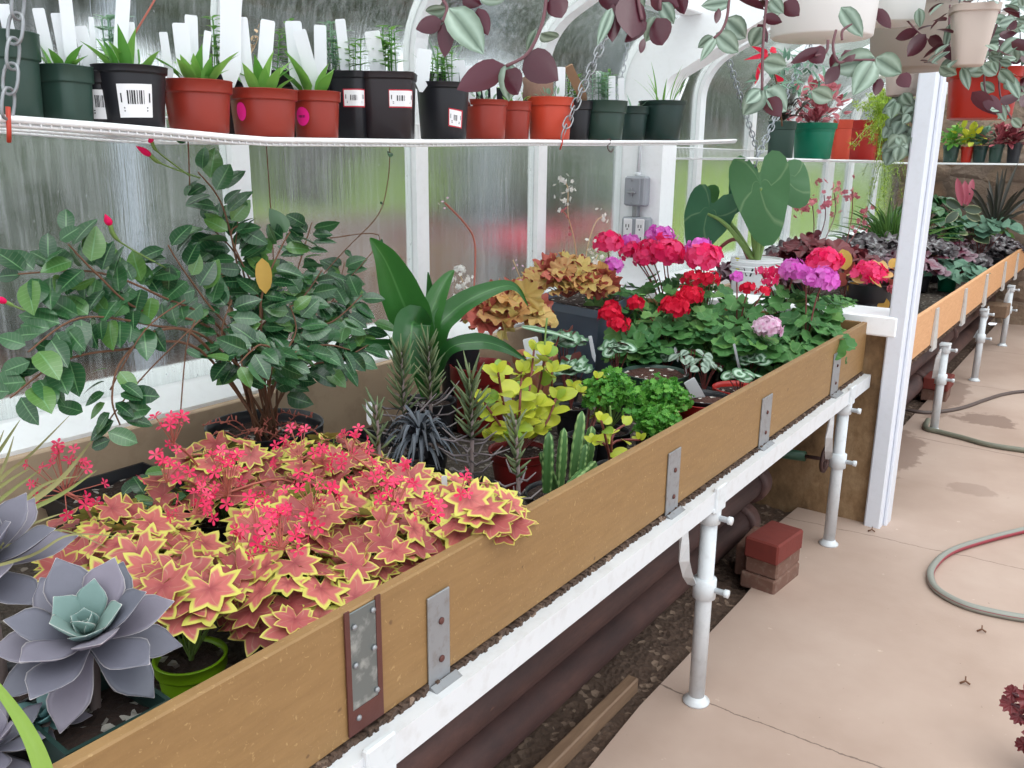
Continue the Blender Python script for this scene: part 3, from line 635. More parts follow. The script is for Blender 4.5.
# ------------------------------------------------------------------ hoses and floor litter
def smooth(P, n=8):
    P = [np.asarray(p, float) for p in P]; out = []
    for i in range(len(P) - 1):
        p0, p1, p2, p3 = P[max(i-1, 0)], P[i], P[i+1], P[min(i+2, len(P)-1)]
        for j in range(n):
            t = j / n; out.append(.5*((2*p1) + (p2-p0)*t + (2*p0-5*p1+4*p2-p3)*t*t + (3*p1-p0-3*p2+p3)*t**3))
    out.append(P[-1]); return out
def floorline(px, r): return smooth([at(x, y, z=r) for x, y in px], 10)
mb = MB(); mb.tube(floorline([(1500, 430), (1280, 470), (1120, 505), (1040, 526), (985, 540), (950, 552), (933, 567), (931, 580), (940, 592), (965, 605), (1000, 614), (1040, 620), (1120, 628), (1400, 640)], .013), .0135, 12); single('garden_hose', mb, M['hose'], 'grey garden hose with a red stripe looping in from the path edge', 'hose', loc=at(985, 540, z=0))
mb = MB(); mb.tube(floorline([(928, 420), (926, 428), (940, 432), (960, 437), (990, 445), (1030, 451), (1100, 460), (1300, 480), (1500, 490)], .013), .0145, 12); single('garden_hose', mb, M['hose2'], 'olive hose lying behind the first leg of the far bench', 'hose', loc=at(960, 437, z=0))
mb = MB(); mb.tube(floorline([(880, 404), (920, 412), (945, 411), (965, 407), (985, 400), (1005, 394), (1030, 391), (1100, 388), (1300, 384), (1450, 380)], .01), .011, 12); single('garden_hose', mb, M['cable'], 'thin dark hose curving past the damp patch on the path', 'hose', loc=at(985, 400, z=0))
def litter(lb, px, py, r):
    c = at(px, py, z=.004); mb = MB()
    mb.tube([c, c + V(.012, .01, .006), c + V(.025, .006, .002)], .003, 6); mb.tube([c + V(.012, .01, .006), c + V(.01, .025, .012)], .002, 6); single('fallen_twig', mb, S['brown'], lb, 'twig', loc=c)
litter('dark forked twig on the path below the grey hose loop', 977, 631, 0); litter('small bit of twig on the path near the white post foot', 868, 531, 1); litter('tiny dry twig on the bare concrete front', 960, 683, 2)
# ------------------------------------------------------------------ electric boxes on the broad white arch
yb = YP + .02
p = PT('switch_box', 'grey switch box on the white arch above the outlet box', 'switch', (-1.85, yb, 1.25))
a = MB(); a.bbox((-1.905, yb - .055, 1.255), (-1.80, yb, 1.385), .008); p.part('box_body', a, M['frame'])
a = MB(); a.bbox((-1.90, yb - .062, 1.26), (-1.822, yb - .054, 1.38), .003); cv = p.part('cover', a, M['frame'])
a = MB(); a.bbox((-1.88, yb - .075, 1.31), (-1.842, yb - .06, 1.318), .002); a.bbox((-1.866, yb - .07, 1.295), (-1.856, yb - .06, 1.335), .002); p.part('lever', a, M['galv'], cv)
for zz in (1.27, 1.368): a = MB(); a.lathe([(.004, 0), (.004, .003), (0, .003)], (-1.861, yb - .062, zz), 8, ax=(V(1,0,0), V(0,0,1), V(0,-1,0))); p.part('screw', a, M['galv'], cv)
a = MB(); a.tube([(-1.85, yb - .03, 1.385), (-1.85, yb - .02, 1.62)], .009, 10); a.lathe([(.014, 1.383), (.014, 1.4), (.01, 1.402)], (-1.85, yb - .03, 0), 10); p.part('conduit', a, M['leg'])
p = PT('outlet_box', 'grey double outlet box on the white arch, half hidden by the geraniums', 'outlet', (-1.85, yb, 1.1))
a = MB(); a.bbox((-1.915, yb - .05, 1.075), (-1.78, yb, 1.205), .008); p.part('box_body', a, M['frame'])
a = MB(); a.bbox((-1.868, yb - .04, 1.205), (-1.842, yb - .01, 1.256), .002); p.part('nipple', a, M['galv'])
for xx in (-1.88, -1.818):
    a = MB(); a.bbox((xx - .022, yb - .055, 1.082), (xx + .022, yb - .049, 1.198), .003)
    for zz in (1.165, 1.11):
        for dx in (-.007, .007): a.box((xx + dx - .0018, yb - .0565, zz - .006), (xx + dx + .0018, yb - .0545, zz + .008), mi=1)
        a.box((xx - .003, yb - .0565, zz - .017), (xx + .003, yb - .0545, zz - .011), mi=1)
    p.part('receptacle', a, [M['sticker'], M['ink']])
# ------------------------------------------------------------------ plant and pot library
def blade(a=.9, b=.9, nl=6, fold=.18, droop=.2, tip=.02, wave=0.):
    """leaf blade in its own frame: x along (0..1), y across (half width .5), z up"""
    vs = []; uv = []; F = []; mx = max((t/50)**a * (1-t/50)**b for t in range(1, 50))
    for i in range(nl + 1):
        t = i / nl; w = .5 * max(tip, (t**a * (1-t)**b) / mx) if 0 < i < nl else .5 * tip
        for u in (-1, -.5, 0, .5, 1):
            vs.append((t, u * w, -droop * t * t, fold * abs(u) * w + wave * math.sin(t * 9 + u * 2) * abs(u))); uv.append((abs(u), t))
    for i in range(nl):
        for j in range(4): F.append((i*5+j, i*5+j+1, (i+1)*5+j+1, (i+1)*5+j))
    v = V(*vs); v[:, 0] *= 1 - .12 * droop
    return v, [q[::-1] for q in F], V(*uv)
def lobed(outline, rings=(.35, .7, 1.), cup=.15, wave=.05, nw=5, notch=0.):
    """blade from a radial outline [(angle, r)], petiole end at angle pi; u = 0 centre -> 1 rim"""
    vs = [(0, 0, 0)]; uv = [(0, .5)]; F = []; n = len(outline)
    for k in rings:
        for th, r in outline:
            vs.append((r*k*math.cos(th), r*k*math.sin(th), cup*(r*k)**2 + wave*k*k*math.sin(nw*th))); uv.append((k, th / (2*PI) + .5))
    for j in range(n): F.append((0, 1 + j, 1 + (j+1) % n))
    for i in range(len(rings) - 1):
        for j in range(n): F.append((1+i*n+j, 1+(i+1)*n+j, 1+(i+1)*n+(j+1) % n, 1+i*n+(j+1) % n))
    return V(*vs), F, V(*uv)
def out_star(n=7, valley=.60, sub=.80, back=.6):
    P = []
    for i in range(n):
        th = (-145 + 290 * i / (n - 1)) * PI / 180; k = 1. if abs(th) < 2 else .86; st = 290 / (n - 1) * PI / 180
        P += [(th - st*.33, sub*k*.93), (th - st*.16, sub*k*1.10), (th, k), (th + st*.16, sub*k*1.10), (th + st*.33, sub*k*.93)]
        if i < n - 1: P.append((th + st*.5, valley*k))
    P.append((PI, .18)); return P
def out_round(n=9, sc=.07, m=40, back=.3):
    P = []
    for i in range(m):
        th = -PI + 2*PI*(i + .5)/m; d = abs(abs(th) - PI); k = 1 - (1-back)*math.exp(-(d/.3)**2)
        P.append((th, k*(.93 + sc*math.cos(n*th*1.02))))
    return P
def out_heart(m=30):
    P = []
    for i in range(m):
        th = -PI + 2*PI*(i + .5)/m; a = abs(th)
        r = .62 + .38*math.exp(-(a/.55)**2) + .16*math.exp(-((a-2.3)/.5)**2) - .42*math.exp(-((PI-a)/.28)**2)
        P.append((th, r))
    return P
TP = dict(star=lobed(out_star(7, .62, .78), (.3, .62, .84, 1.), .10, .05, 5), round_=lobed(out_round(), (.4, .75, 1.), .22, .07, 5), ruff=lobed(out_round(11, .12, 44), (.4, .75, 1.), .12, .16, 9),
          heu=lobed(out_star(7, .78, .88), (.45, 1.), .08, .14, 6), disc=lobed(out_round(5, .02, 18, .5), (.5, 1.), .12, .02, 3), heart=lobed(out_heart(), (.35, .7, 1.), -.10, .04, 4),
          ovate=blade(.62, .85), lance=blade(.7, 1.2, fold=.25), slim=blade(.5, 1.1, 5, .3, .25), broad=blade(.55, .6, 6, .2, .15), spoon=blade(1.5, .6, 6, .1, .1), tiny=blade(.6, .7, 3, .2, .15))
def put(mb, T, pos, d, n, Lx, Wy=None, rnd=None, mi=0):
    v, F, uv = T; d = nrm(d); n = np.asarray(n, float); n = n - d * (n @ d)
    if n @ n < 1e-6: n = np.cross(d, V(.3, .9, .1))
    n = nrm(n); y = np.cross(n, d); Wy = Lx if Wy is None else Wy
    p = np.asarray(pos, float) + v[:, :1]*Lx*d + v[:, 1:2]*Wy*y + v[:, 2:3]*Lx*n
    if v.shape[1] > 3: p = p + v[:, 3:4]*Wy*n
    mb.add(p, F, uv, R.random() if rnd is None else rnd, mi)
def succ(mb, pos, d, n, Lx, W, th, rnd, up=.25, nt=7):
    """thick pointed succulent leaf, closed"""
    d = nrm(d); n = nrm(np.asarray(n) - d*(np.asarray(n) @ d)); y = np.cross(n, d); vs = []; uv = []; F = []; m = 8; nl = 9
    for i in range(nl + 1):
        t = i / nl; w = W*.5*(max(.03, (.35 + .65*math.sin(PI*min(1, t*1.02)**1.5*.94)) * (1 if t < .62 else max(.02, 1-((t-.62)/.38)**2.2)))); h = th*(.6 + .4*math.sin(PI*t))*(1 - t**4*.85)
        bend = up * t * t * Lx
        for j in range(m):
            a = 2*PI*j/m; c, s = math.cos(a), math.sin(a)
            z = s*h*.5 + abs(c)**2*w*.28
            vs.append(np.asarray(pos) + d*(t*Lx) + y*(c*w) + n*(z + bend)); uv.append((abs(c) if t < .9 else max(abs(c), (t-.9)*10), t))
    for i in range(nl):
        for j in range(m): F.append((i*m+j, i*m+(j+1) % m, (i+1)*m+(j+1) % m, (i+1)*m+j))
    F += [tuple(range(m-1, -1, -1)), tuple(nl*m+j for j in range(m))]
    mb.add(vs, F, uv, rnd)
def ribbon(mb, pts, wid, nhint, fold=.12, rnd=None, n=6):
    """long strap leaf along a path; wid per point"""
    P = smooth(pts, n); k = len(P); vs = []; uv = []; F = []; wp = np.interp(np.linspace(0, 1, k), np.linspace(0, 1, len(wid)), wid)
    for i in range(k):
        t = nrm(P[min(i+1, k-1)] - P[max(i-1, 0)]); nn = np.asarray(nhint, float); nn = nrm(nn - t*(nn @ t)); y = np.cross(nn, t)
        for u in (-1, -.5, 0, .5, 1): vs.append(P[i] + y*u*wp[i]*.5 + nn*fold*abs(u)*wp[i]); uv.append((abs(u), i/(k-1)))
    for i in range(k - 1):
        for j in range(4): F.append((i*5+j+1, i*5+j, (i+1)*5+j, (i+1)*5+j+1))
    mb.add(vs, F, uv, R.random() if rnd is None else rnd)
def rdir(el0, el1, az=None):
    a = R.uniform(0, 2*PI) if az is None else az; e = math.radians(R.uniform(el0, el1)); return V(math.cos(a)*math.cos(e), math.sin(a)*math.cos(e), math.sin(e))
def jit(v, s): return np.asarray(v, float) + V(R.gauss(0, s), R.gauss(0, s), R.gauss(0, s))
# florets
def floret(mb, c, n, s, rnd, petals=5, wide=.75, cup=.3, mi=0):
    n = nrm(n); a = nrm(np.cross(n, V(.31, .2, .93))); b = np.cross(n, a); th0 = R.uniform(0, 6)
    for i in range(petals):
        th = th0 + 2*PI*i/petals; d = math.cos(th)*a + math.sin(th)*b; y = np.cross(n, d)
        t = R.uniform(.3, 1.2); v = [c, c + d*s*.62 + y*s*wide*.5 + n*s*cup*.6, c + d*s*.93 + y*s*wide*.3 + n*s*cup*t, c + d*s*.96 - y*s*wide*.25 + n*s*cup*t*.8, c + d*s*.62 - y*s*wide*.5 + n*s*cup*.6, c + d*s*.55 + n*s*cup*.35]
        mb.add(v, [(0, 1, 5), (1, 2, 5), (2, 3, 5), (3, 4, 5), (4, 0, 5)], [(0, 0), (.8, .6), (1, 1), (1, 1), (.8, .6), (.4, .5)], rnd, mi)
def umbel(c, rad, s, n=34, flat=.8, open_=.25, up=V(0, 0, 1), petals=5, wide=.8):
    mb = MB(); c = np.asarray(c, float)
    for i in range(n):
        z = 1 - (i + .5)/n * 1.45; ph = i * 2.39996; q = math.sqrt(max(0, 1 - z*z)); d = V(q*math.cos(ph), q*math.sin(ph), z*flat)
        d = jit(d, .1); q_ = c + d*rad*R.uniform(.82, 1.05); mb.tube([c - V(0, 0, rad*.5), q_], .0008, 3, cap=False, rnd=.5); floret(mb, q_, jit(d, .25), s*R.uniform(.85, 1.15), R.random(), petals, wide)
    return mb
# ------------------------------------------------------------------ pots
def pot_prof(r, h, lip=.0, band=.22, taper=.76, th=.004, soil=.82):
    """outside + inside profile; band = rim band height fraction"""
    rb = r * taper; rz = lambda z: rb + (r*.95 - rb) * z/h
    hb = h*(1-band); return [(rb*.96, 0), (rb, .003), (rz(hb)*.99, hb - .003), (rz(hb)*.99, hb - .0004), (r*.975, hb), (r*.985, hb + .002), (r, h*.985), (r*1.012, h - .001), (r*1.01, h), (r - th, h), (r - th - .002, h*.9), (rb*.94, h*.2), (0, h*.2)]
def add_pot(p, c, r, h, mat, sq=0, rot=0., band=.22, taper=.76, soil='soil', fill=.86, name='pot', tilt=None):
    a = MB(); prof = pot_prof(r, h, band=band, taper=taper); a.lathe(prof, c, 32 if not sq else 36, sq=sq, rot=rot, ax=tilt); ob = p.part(name, a, mat)
    if soil:
        a = MB(); rr = r*(taper + (1-taper)*fill)*.95; k = 20; vs = [V(c[0], c[1], c[2]+h*fill)]; F = []; ax = tilt if tilt is not None else (V(1,0,0), V(0,1,0), V(0,0,1))
        vs = [np.asarray(c) + ax[2]*h*fill]
        for ring in (.5, 1.):
            for j in range(k):
                th = 2*PI*j/k; x, y = math.cos(th), math.sin(th)
                if sq: q = (abs(x)**sq + abs(y)**sq)**(-1./sq); x *= q; y *= q
                X = (x*math.cos(rot) - y*math.sin(rot))*rr*ring; Y = (x*math.sin(rot) + y*math.cos(rot))*rr*ring
                vs.append(np.asarray(c) + ax[0]*X + ax[1]*Y + ax[2]*(h*fill + R.uniform(-.004, .004)))
        for j in range(k): F += [(0, 1+j, 1+(j+1) % k), (1+j, 1+k+j, 1+k+(j+1) % k, 1+(j+1) % k)]
        a.add(vs, F); p.part('soil', a, M[soil])
    return ob
def pot_patch(c, r, h, px, py, wpx, hpx, mat, p, parent, name, sq=0, rot=0., taper=.76, off=.0012, tilt_px=0., oval=False, band=.22):
    """a sticker that follows the pot's wall, centred where the photo shows it"""
    c = np.asarray(c, float)
    def surf(th, z):
        x, y = math.cos(th), math.sin(th)
        if sq: q = (abs(x)**sq + abs(y)**sq)**(-1./sq); x *= q; y *= q
        rr = r*taper + (r*.95 - r*taper)*z/h if z < h*(1-band) else r*.985 + (r - r*.985)*(z - h*(1-band))/(h*band)
        rr += off; return c + V(rr*(x*math.cos(rot) - y*math.sin(rot)), rr*(x*math.sin(rot) + y*math.cos(rot)), z)
    def pix(q):
        w = MW.T @ (q - CAM); return CX + FPX*w[0]/w[2], CY + FPX*w[1]/w[2]
    front = math.atan2(-c[1] + 0., -c[0]) - rot
    def solve(X, Y):
        best = None; z = h*.5
        for _ in range(3):
            best = min((front + t*.02 for t in range(-70, 71)), key=lambda th: abs(pix(surf(th, z))[0] - X))
            z = min((h*t/60 for t in range(1, 60)), key=lambda zz: abs(pix(surf(best, zz))[1] - Y))
        return best, z
    th0, z0 = solve(px, py); s = pxsize(surf(th0, z0), 1.)
    a = MB(); n = 10; vs = []; F = []; hz = hpx*s/2; e = .004
    rloc = np.linalg.norm((surf(th0, z0) - c)[:2]); ang = abs(math.cos(0)) ; dth = wpx*s/2/rloc
    if oval:
        vs = [surf(th0, z0)]
        for j in range(20):
            t = 2*PI*j/20; vs.append(surf(th0 - dth*math.cos(t), z0 + hz*math.sin(t)))
        F = [(0, 1+(j+1) % 20, 1+j) for j in range(20)]
    else:
        for j in range(n + 1):
            t = th0 + dth*(1 - 2*j/n); sh = tilt_px*s*(j/n - .5)
            vs += [surf(t, z0 - hz + sh), surf(t, z0 + hz + sh)]
        F = [(2*j, 2*j+2, 2*j+3, 2*j+1) for j in range(n)]
    a.add(vs, F); ob = p.part(name, a, mat, parent)
    return ob, (surf, th0, z0, dth, hz, tilt_px*s)
def barcode(info, p, parent, red=False, x0=-.5, x1=.6, z0=-.25, z1=.62, lines=True):
    surf, th0, zc, dth, hz, tl = info; a = MB(); r = random.Random(3); x = x0
    c0 = surf(th0, zc)
    def quad(xa, xb, za, zb):
        vs = []
        for xx, zz in ((xa, za), (xb, za), (xb, zb), (xa, zb)):
            q = surf(th0 - dth*xx, zc + hz*zz + tl*xx*.5); vs.append(q + nrm(V(q[0]-pc[0], q[1]-pc[1], 0))*.0006)
        a.add(vs, [(0, 1, 2, 3)])
    pc = p.pc
    while x < x1:
        w = r.choice((.03, .05, .09)); quad(x, x + w, z0, z1); x += w + r.choice((.04, .06, .08))
    if lines:
        for zz in (-.42, -.6): quad(-.7, .7, zz - .04, zz + .04)
        for xx in (-.82, .8): quad(xx - .04, xx + .04, -.1, .45)
    p.part('printed_barcode', a, M['ink'], parent)
def plant_tag(lb, base, top, w, group=None, mat='tagw', name='plant_tag', cat='plant tag', th=.0012, n=None):
    base = np.asarray(base, float); top = np.asarray(top, float); d = top - base; l = math.sqrt(d @ d); d = d / l
    f = nrm(CAM - base) if n is None else n; f = nrm(f - d*(f @ d)); y = np.cross(f, d); mb = MB(); vs = []
    for s in (-1, 1):
        for u, t in ((-.5, .22), (-.12, 0), (.12, 0), (.5, .22), (.5, .97), (.42, 1), (-.42, 1), (-.5, .97)): vs.append(base + d*l*t + y*u*w + f*s*th/2)
    F = [tuple(range(7, -1, -1)), tuple(range(8, 16))] + [(j, (j+1) % 8, 8+(j+1) % 8, 8+j) for j in range(8)]
    mb.add(vs, F, flat=True); return single(name, mb, M[mat], lb, cat, group, base)
def chain(lb, p0, p1, ll, wr, group=None, mat='chain', tie=False):
    """steel chain from p0 (bottom) to p1: alternate links, one thing"""
    p0 = np.asarray(p0, float); p1 = np.asarray(p1, float); d = p1 - p0; n = max(2, int(math.sqrt(d @ d) / (ll*.72))); d = nrm(d); a = nrm(np.cross(d, V(.2, 1, .1))); b = np.cross(d, a)
    p = PT('hanging_chain', lb, 'chain', p0, group); mb = MB()
    for i in range(n):
        c = p0 + (p1 - p0)*(i + .5)/n; s = a*.8 + b*.6 if i % 2 else b*.8 - a*.6; s = nrm(s); pts = []
        for k in range(16):
            t = 2*PI*k/16; pts.append(c + d*ll*.5*math.copysign(abs(math.cos(t))**.75, math.cos(t)) + s*ll*.27*math.copysign(abs(math.sin(t))**.75, math.sin(t)))
        mb.tube(pts, wr, 6, closed=True)
    p.part('chain_links', mb, M[mat])
    mb = MB(); mb.tube([p0 + d*ll*.3, p0 - V(0, 0, ll*.5), p0 - V(0, 0, ll*.8) + a*wr*3], wr*1.3, 6); p.part('hook', mb, M['zip'] if tie else M[mat])
    return p
def thumb(mb, path, leaves=()): pass
# ------------------------------------------------------------------ wire shelves
def shelf(lb, y0, y1, xf, xb, zf, lip=.05, endlip=False, step=.016, taper=None):
    p = PT('wire_shelf', lb, 'shelf', (xf, y0, zf(y0)), None); n = int((y1 - y0)/.08)
    Y = [y0 + (y1-y0)*i/n for i in range(n + 1)]
    a = MB(); a.tube([(xf, y, zf(y)) for y in Y], .0058, 8); a.tube([(xf - .004, y, zf(y) - .009) for y in Y], .0026, 8); p.part('front_rail', a, M['wire'])
    a = MB()
    for xx in (xb, (2*xf+xb)/3, (xf+2*xb)/3): a.tube([(xx, y, zf(y) - .005) for y in Y], .003, 6)
    if lip: a.tube([(xb, y, zf(y) + lip) for y in Y], .003, 6)
    p.part('back_rail', a, M['wire'])
    a = MB(); y = y0
    while y <= y1 + .001:
        z = zf(y); a.tube([(xf, y, z - .009), (xf + .001, y, z + .001), (xb, y, z - .001)] + ([(xb, y, z + lip)] if lip else []), .0019, 5, cap=False); y += step
    p.part('wire_deck', a, M['wire'])
    if endlip:
        a = MB(); a.tube([(xf, y0, zf(y0)), (xf, y0, zf(y0) + .0), (xb, y0, zf(y0))], .003, 6); p.part('end_rail', a, M['wire'])
    return p
zs1 = lambda y: float(np.interp(y, [.3, .65, .86, 1.125, 1.6, 2.0, 2.4, 3.1, 3.6], [1.503, 1.502, 1.495, 1.482, 1.489, 1.499, 1.506, 1.522, 1.540]))
XF = -1.40
shelf('long white wire shelf hung before the panes, full of small pots', .1, 3.56, XF, -1.80, zs1)
zs2 = lambda y: 1.468
shelf('white wire shelf beyond the broad arch with green and red pots', 3.85, 6.6, -1.46, -1.86, zs2)
zs3 = lambda y: 1.50
# ------------------------------------------------------------------ the pots on the long shelf
SEED = dict(n=0)
def seedling(p, c, r, kind, nl, hgt, parent=None):
    a = MB()
    if kind == 'none': return
    for i in range(nl):
        az = R.uniform(0, 2*PI); q = np.asarray(c) + V(math.cos(az), math.sin(az), 0)*r*R.uniform(0, .55)
        if kind == 'lance': d = rdir(45, 85, az); put(a, TP['slim'], q, d, V(0,0,1) - d*.4, hgt*R.uniform(.6, 1.1), hgt*.28)
        elif kind == 'herb':
            s = hgt*R.uniform(.6, 1.); top = q + V(R.gauss(0, .006), R.gauss(0, .006), s)
            a.tube([q, top], .0013, 5)
            for k in range(5):
                z = q + (top - q)*(.35 + .16*k); aa = k*1.57 + az
                for e in (0, PI): d = V(math.cos(aa+e), math.sin(aa+e), .35); put(a, TP['lance'], z, d, V(0,0,1), .03*R.uniform(.7, 1.2), .011)
        elif kind == 'grass': d = rdir(55, 88, az); put(a, TP['slim'], q, d, V(0,0,1) - d*.5, hgt*R.uniform(.6, 1.1), .007)
        elif kind == 'fuzzy': d = rdir(15, 80, az); put(a, TP['tiny'], q + d*R.uniform(0, hgt*.6), d, V(0,0,1), .022, .009)
    p.part('foliage', a, L['sage'] if kind == 'sage' else L['green'] if R.random() < .6 or kind == 'lance' else L['sage'])
def shelf_pot(lb, px0, px1, yt, yb, mat, x=-1.475, sq=0, band=.22, taper=.78, plant='lance', nl=7, hgt=.07, stick=None, dot=None, zf=zs1, lean=0., group=None, fill=.9, rot=.35):
    c = at((px0+px1)/2, yb, x=x); c = V(c[0], c[1], zf(c[1]) + .006); w = pxsize(c, px1 - px0)
    if sq: w /= 1.16
    h = pxsize(c, yb - yt)*1.0; r = w/2
    p = PT('potted_seedling', lb, 'potted plant', c, group); p.pc = c
    tl = None
    if lean: tl = (nrm(RIGHT*math.cos(lean) - V(0,0,1)*math.sin(lean)), V(0,0,0), V(0,0,0)); a_ = nrm(V(RIGHT[0], RIGHT[1], 0)); b_ = V(-a_[1], a_[0], 0); u_ = V(0,0,1); tl = (a_*math.cos(lean) - u_*math.sin(lean), b_, u_*math.cos(lean) + a_*math.sin(lean))
    ob = add_pot(p, c, r, h, M[mat], sq, rot, band, taper, fill=fill, tilt=tl)
    seedling(p, c + V(0, 0, h*fill), r, plant, nl, hgt)
    if dot:
        o, _ = pot_patch(c, r, h, dot[0], dot[1], dot[2], dot[3], M['pinkdot'], p, ob, 'price_sticker', oval=True, taper=taper, band=band); o['label'] = 'round pink price sticker'
        if dot[0] > 280: barcode(_, p, o, x0=-.45, x1=.45, z0=-.12, z1=.14, lines=False)
    if stick:
        sx, sy, sw, sh, tilt, red, grey = stick
        if red: pot_patch(c, r, h, sx, sy, sw + 2.4, sh + 2.4, M['redprint'], p, ob, 'sticker_border', sq, rot, taper, tilt_px=tilt, band=band, off=.0008)
        o, info = pot_patch(c, r, h, sx, sy, sw, sh, M['sticker'], p, ob, 'sticker', sq, rot, taper, tilt_px=tilt, band=band, off=.0014); o['label'] = 'white barcode sticker'
        barcode(info, p, o, x0=-.5 if not red else -.25, x1=.5 if not red else .35, z0=-.2 if not red else -.3, z1=.62 if not red else .4, lines=True)
    p.r, p.h, p.c = r, h, c
    return p
# back row first (peeping out behind the front pots)
for px0, px1, yt, yb, m_, lb, kd in [(96, 150, 68, 116, 'black', 'black pot behind the barcoded pot, left of the brick-red pots', 'herb'), (200, 262, 62, 126, 'black', 'black pot behind the first two brick-red pots', 'lance'), (262, 322, 70, 132, 'black', 'ribbed black pot behind the two pots with pink stickers', 'lance'),
        (318, 356, 72, 136, 'black', 'black pot behind the pot with the upper barcode sticker', 'herb'), (425, 462, 74, 136, 'black', 'black pot behind the leaning black pot', 'grass'), (468, 512, 88, 136, 'black', 'black pot behind the brick-red pair at the shelf middle', 'fuzzy'), (590, 622, 100, 136, 'black', 'small dark pot behind the green pots at the chain', 'herb')]:
    shelf_pot(lb, px0, px1, yt, yb, m_, x=-1.63, plant='herb' if kd == 'lance' else kd, nl=9, hgt=.13)
SP = {}
SP[1] = shelf_pot('big dark green pot at the near end of the long shelf', -22, 45, 38, 118, 'greenpot', band=.32, taper=.86, plant='none', x=-1.48)
SP[2] = shelf_pot('square green pot between the big green pot and the barcoded black pots', 42, 94, 66, 119, 'greenpot', sq=6, band=.3, taper=.84, plant='lance', nl=6, hgt=.06)
SP[3] = shelf_pot('black pot with a grey barcode sticker half hidden behind the round barcoded pot', 80, 128, 70, 120, 'black', x=-1.50, plant='none', stick=(100, 104, 18, 28, 0, False, True), taper=.8)
SP[4] = shelf_pot('round black pot with a large white barcode sticker', 99, 170, 67, 124, 'black', x=-1.468, band=.12, taper=.8, plant='lance', nl=14, hgt=.075, stick=(136, 101, 33, 32, -1, False, False))
SP[5] = shelf_pot('plain brick-red pot right of the big barcode pot', 166, 234, 80, 130, 'brick', band=.24, taper=.82, plant='lance', nl=16, hgt=.085)
SP[6] = shelf_pot('brick-red pot with a pink sticker on its left side', 231, 299, 89, 134, 'brick', band=.22, taper=.84, plant='lance', nl=14, hgt=.09, dot=(241, 111, 12, 18))
SP[7] = shelf_pot('brick-red pot with a pink sticker beside the black pots', 293, 342, 94, 138, 'brick', band=.22, taper=.84, plant='lance', nl=15, hgt=.1, dot=(302, 116, 16, 18))
SP[8] = shelf_pot('black square pot with a sticker behind the third brick-red pot', 330, 376, 75, 138, 'black', x=-1.52, sq=5, taper=.9, band=.1, plant='herb', nl=5, hgt=.09, stick=(354, 97.5, 22, 15, 0, True, False))
SP[9] = shelf_pot('tall black square pot with a barcode sticker at the middle of the shelf', 360, 421, 78, 140, 'blackred', x=-1.465, sq=7, taper=.86, band=.1, plant='herb', nl=11, hgt=.12, stick=(401.5, 99, 24, 15, 0, True, False), rot=.62)
SP[10] = shelf_pot('leaning black pot with a small tilted sticker', 416, 471, 87, 140, 'black', taper=.82, band=.1, plant='herb', nl=8, hgt=.11, stick=(456, 118, 14, 15, 2, True, False))
SP[11] = shelf_pot('brick-red pot in the middle of the shelf, front of a touching pair', 461, 508, 102, 139, 'brick', taper=.86, band=.14, plant='fuzzy', nl=22, hgt=.06)
SP[12] = shelf_pot('brick-red pot in the middle of the shelf, rear of a touching pair', 496, 531, 102, 138, 'brick', x=-1.51, taper=.86, band=.24, plant='fuzzy', nl=22, hgt=.06)
SP[13] = shelf_pot('bright orange-red pot left of the slanting chain', 526, 573, 97, 137, 'orange', taper=.84, band=.2, plant='fuzzy', nl=30, hgt=.06)
SP[14] = shelf_pot('black pot squeezed between the orange pot and the green pot', 557, 592, 101, 138, 'black', x=-1.52, plant='herb', nl=6, hgt=.1)
SP[15] = shelf_pot('mid green pot right of the slanting chain', 578, 626, 101, 138, 'greenpot', taper=.82, band=.3, plant='herb', nl=9, hgt=.1)
SP[16] = shelf_pot('dark green pot tucked behind the two end pots of the long shelf', 612, 648, 106, 138, 'dkgreen', x=-1.54, plant='grass', nl=6, hgt=.07)
SP[17] = shelf_pot('very dark green tapered pot, last on the long shelf', 637, 684, 103, 140, 'dkgreen', taper=.78, band=.1, plant='grass', nl=14, hgt=.15)
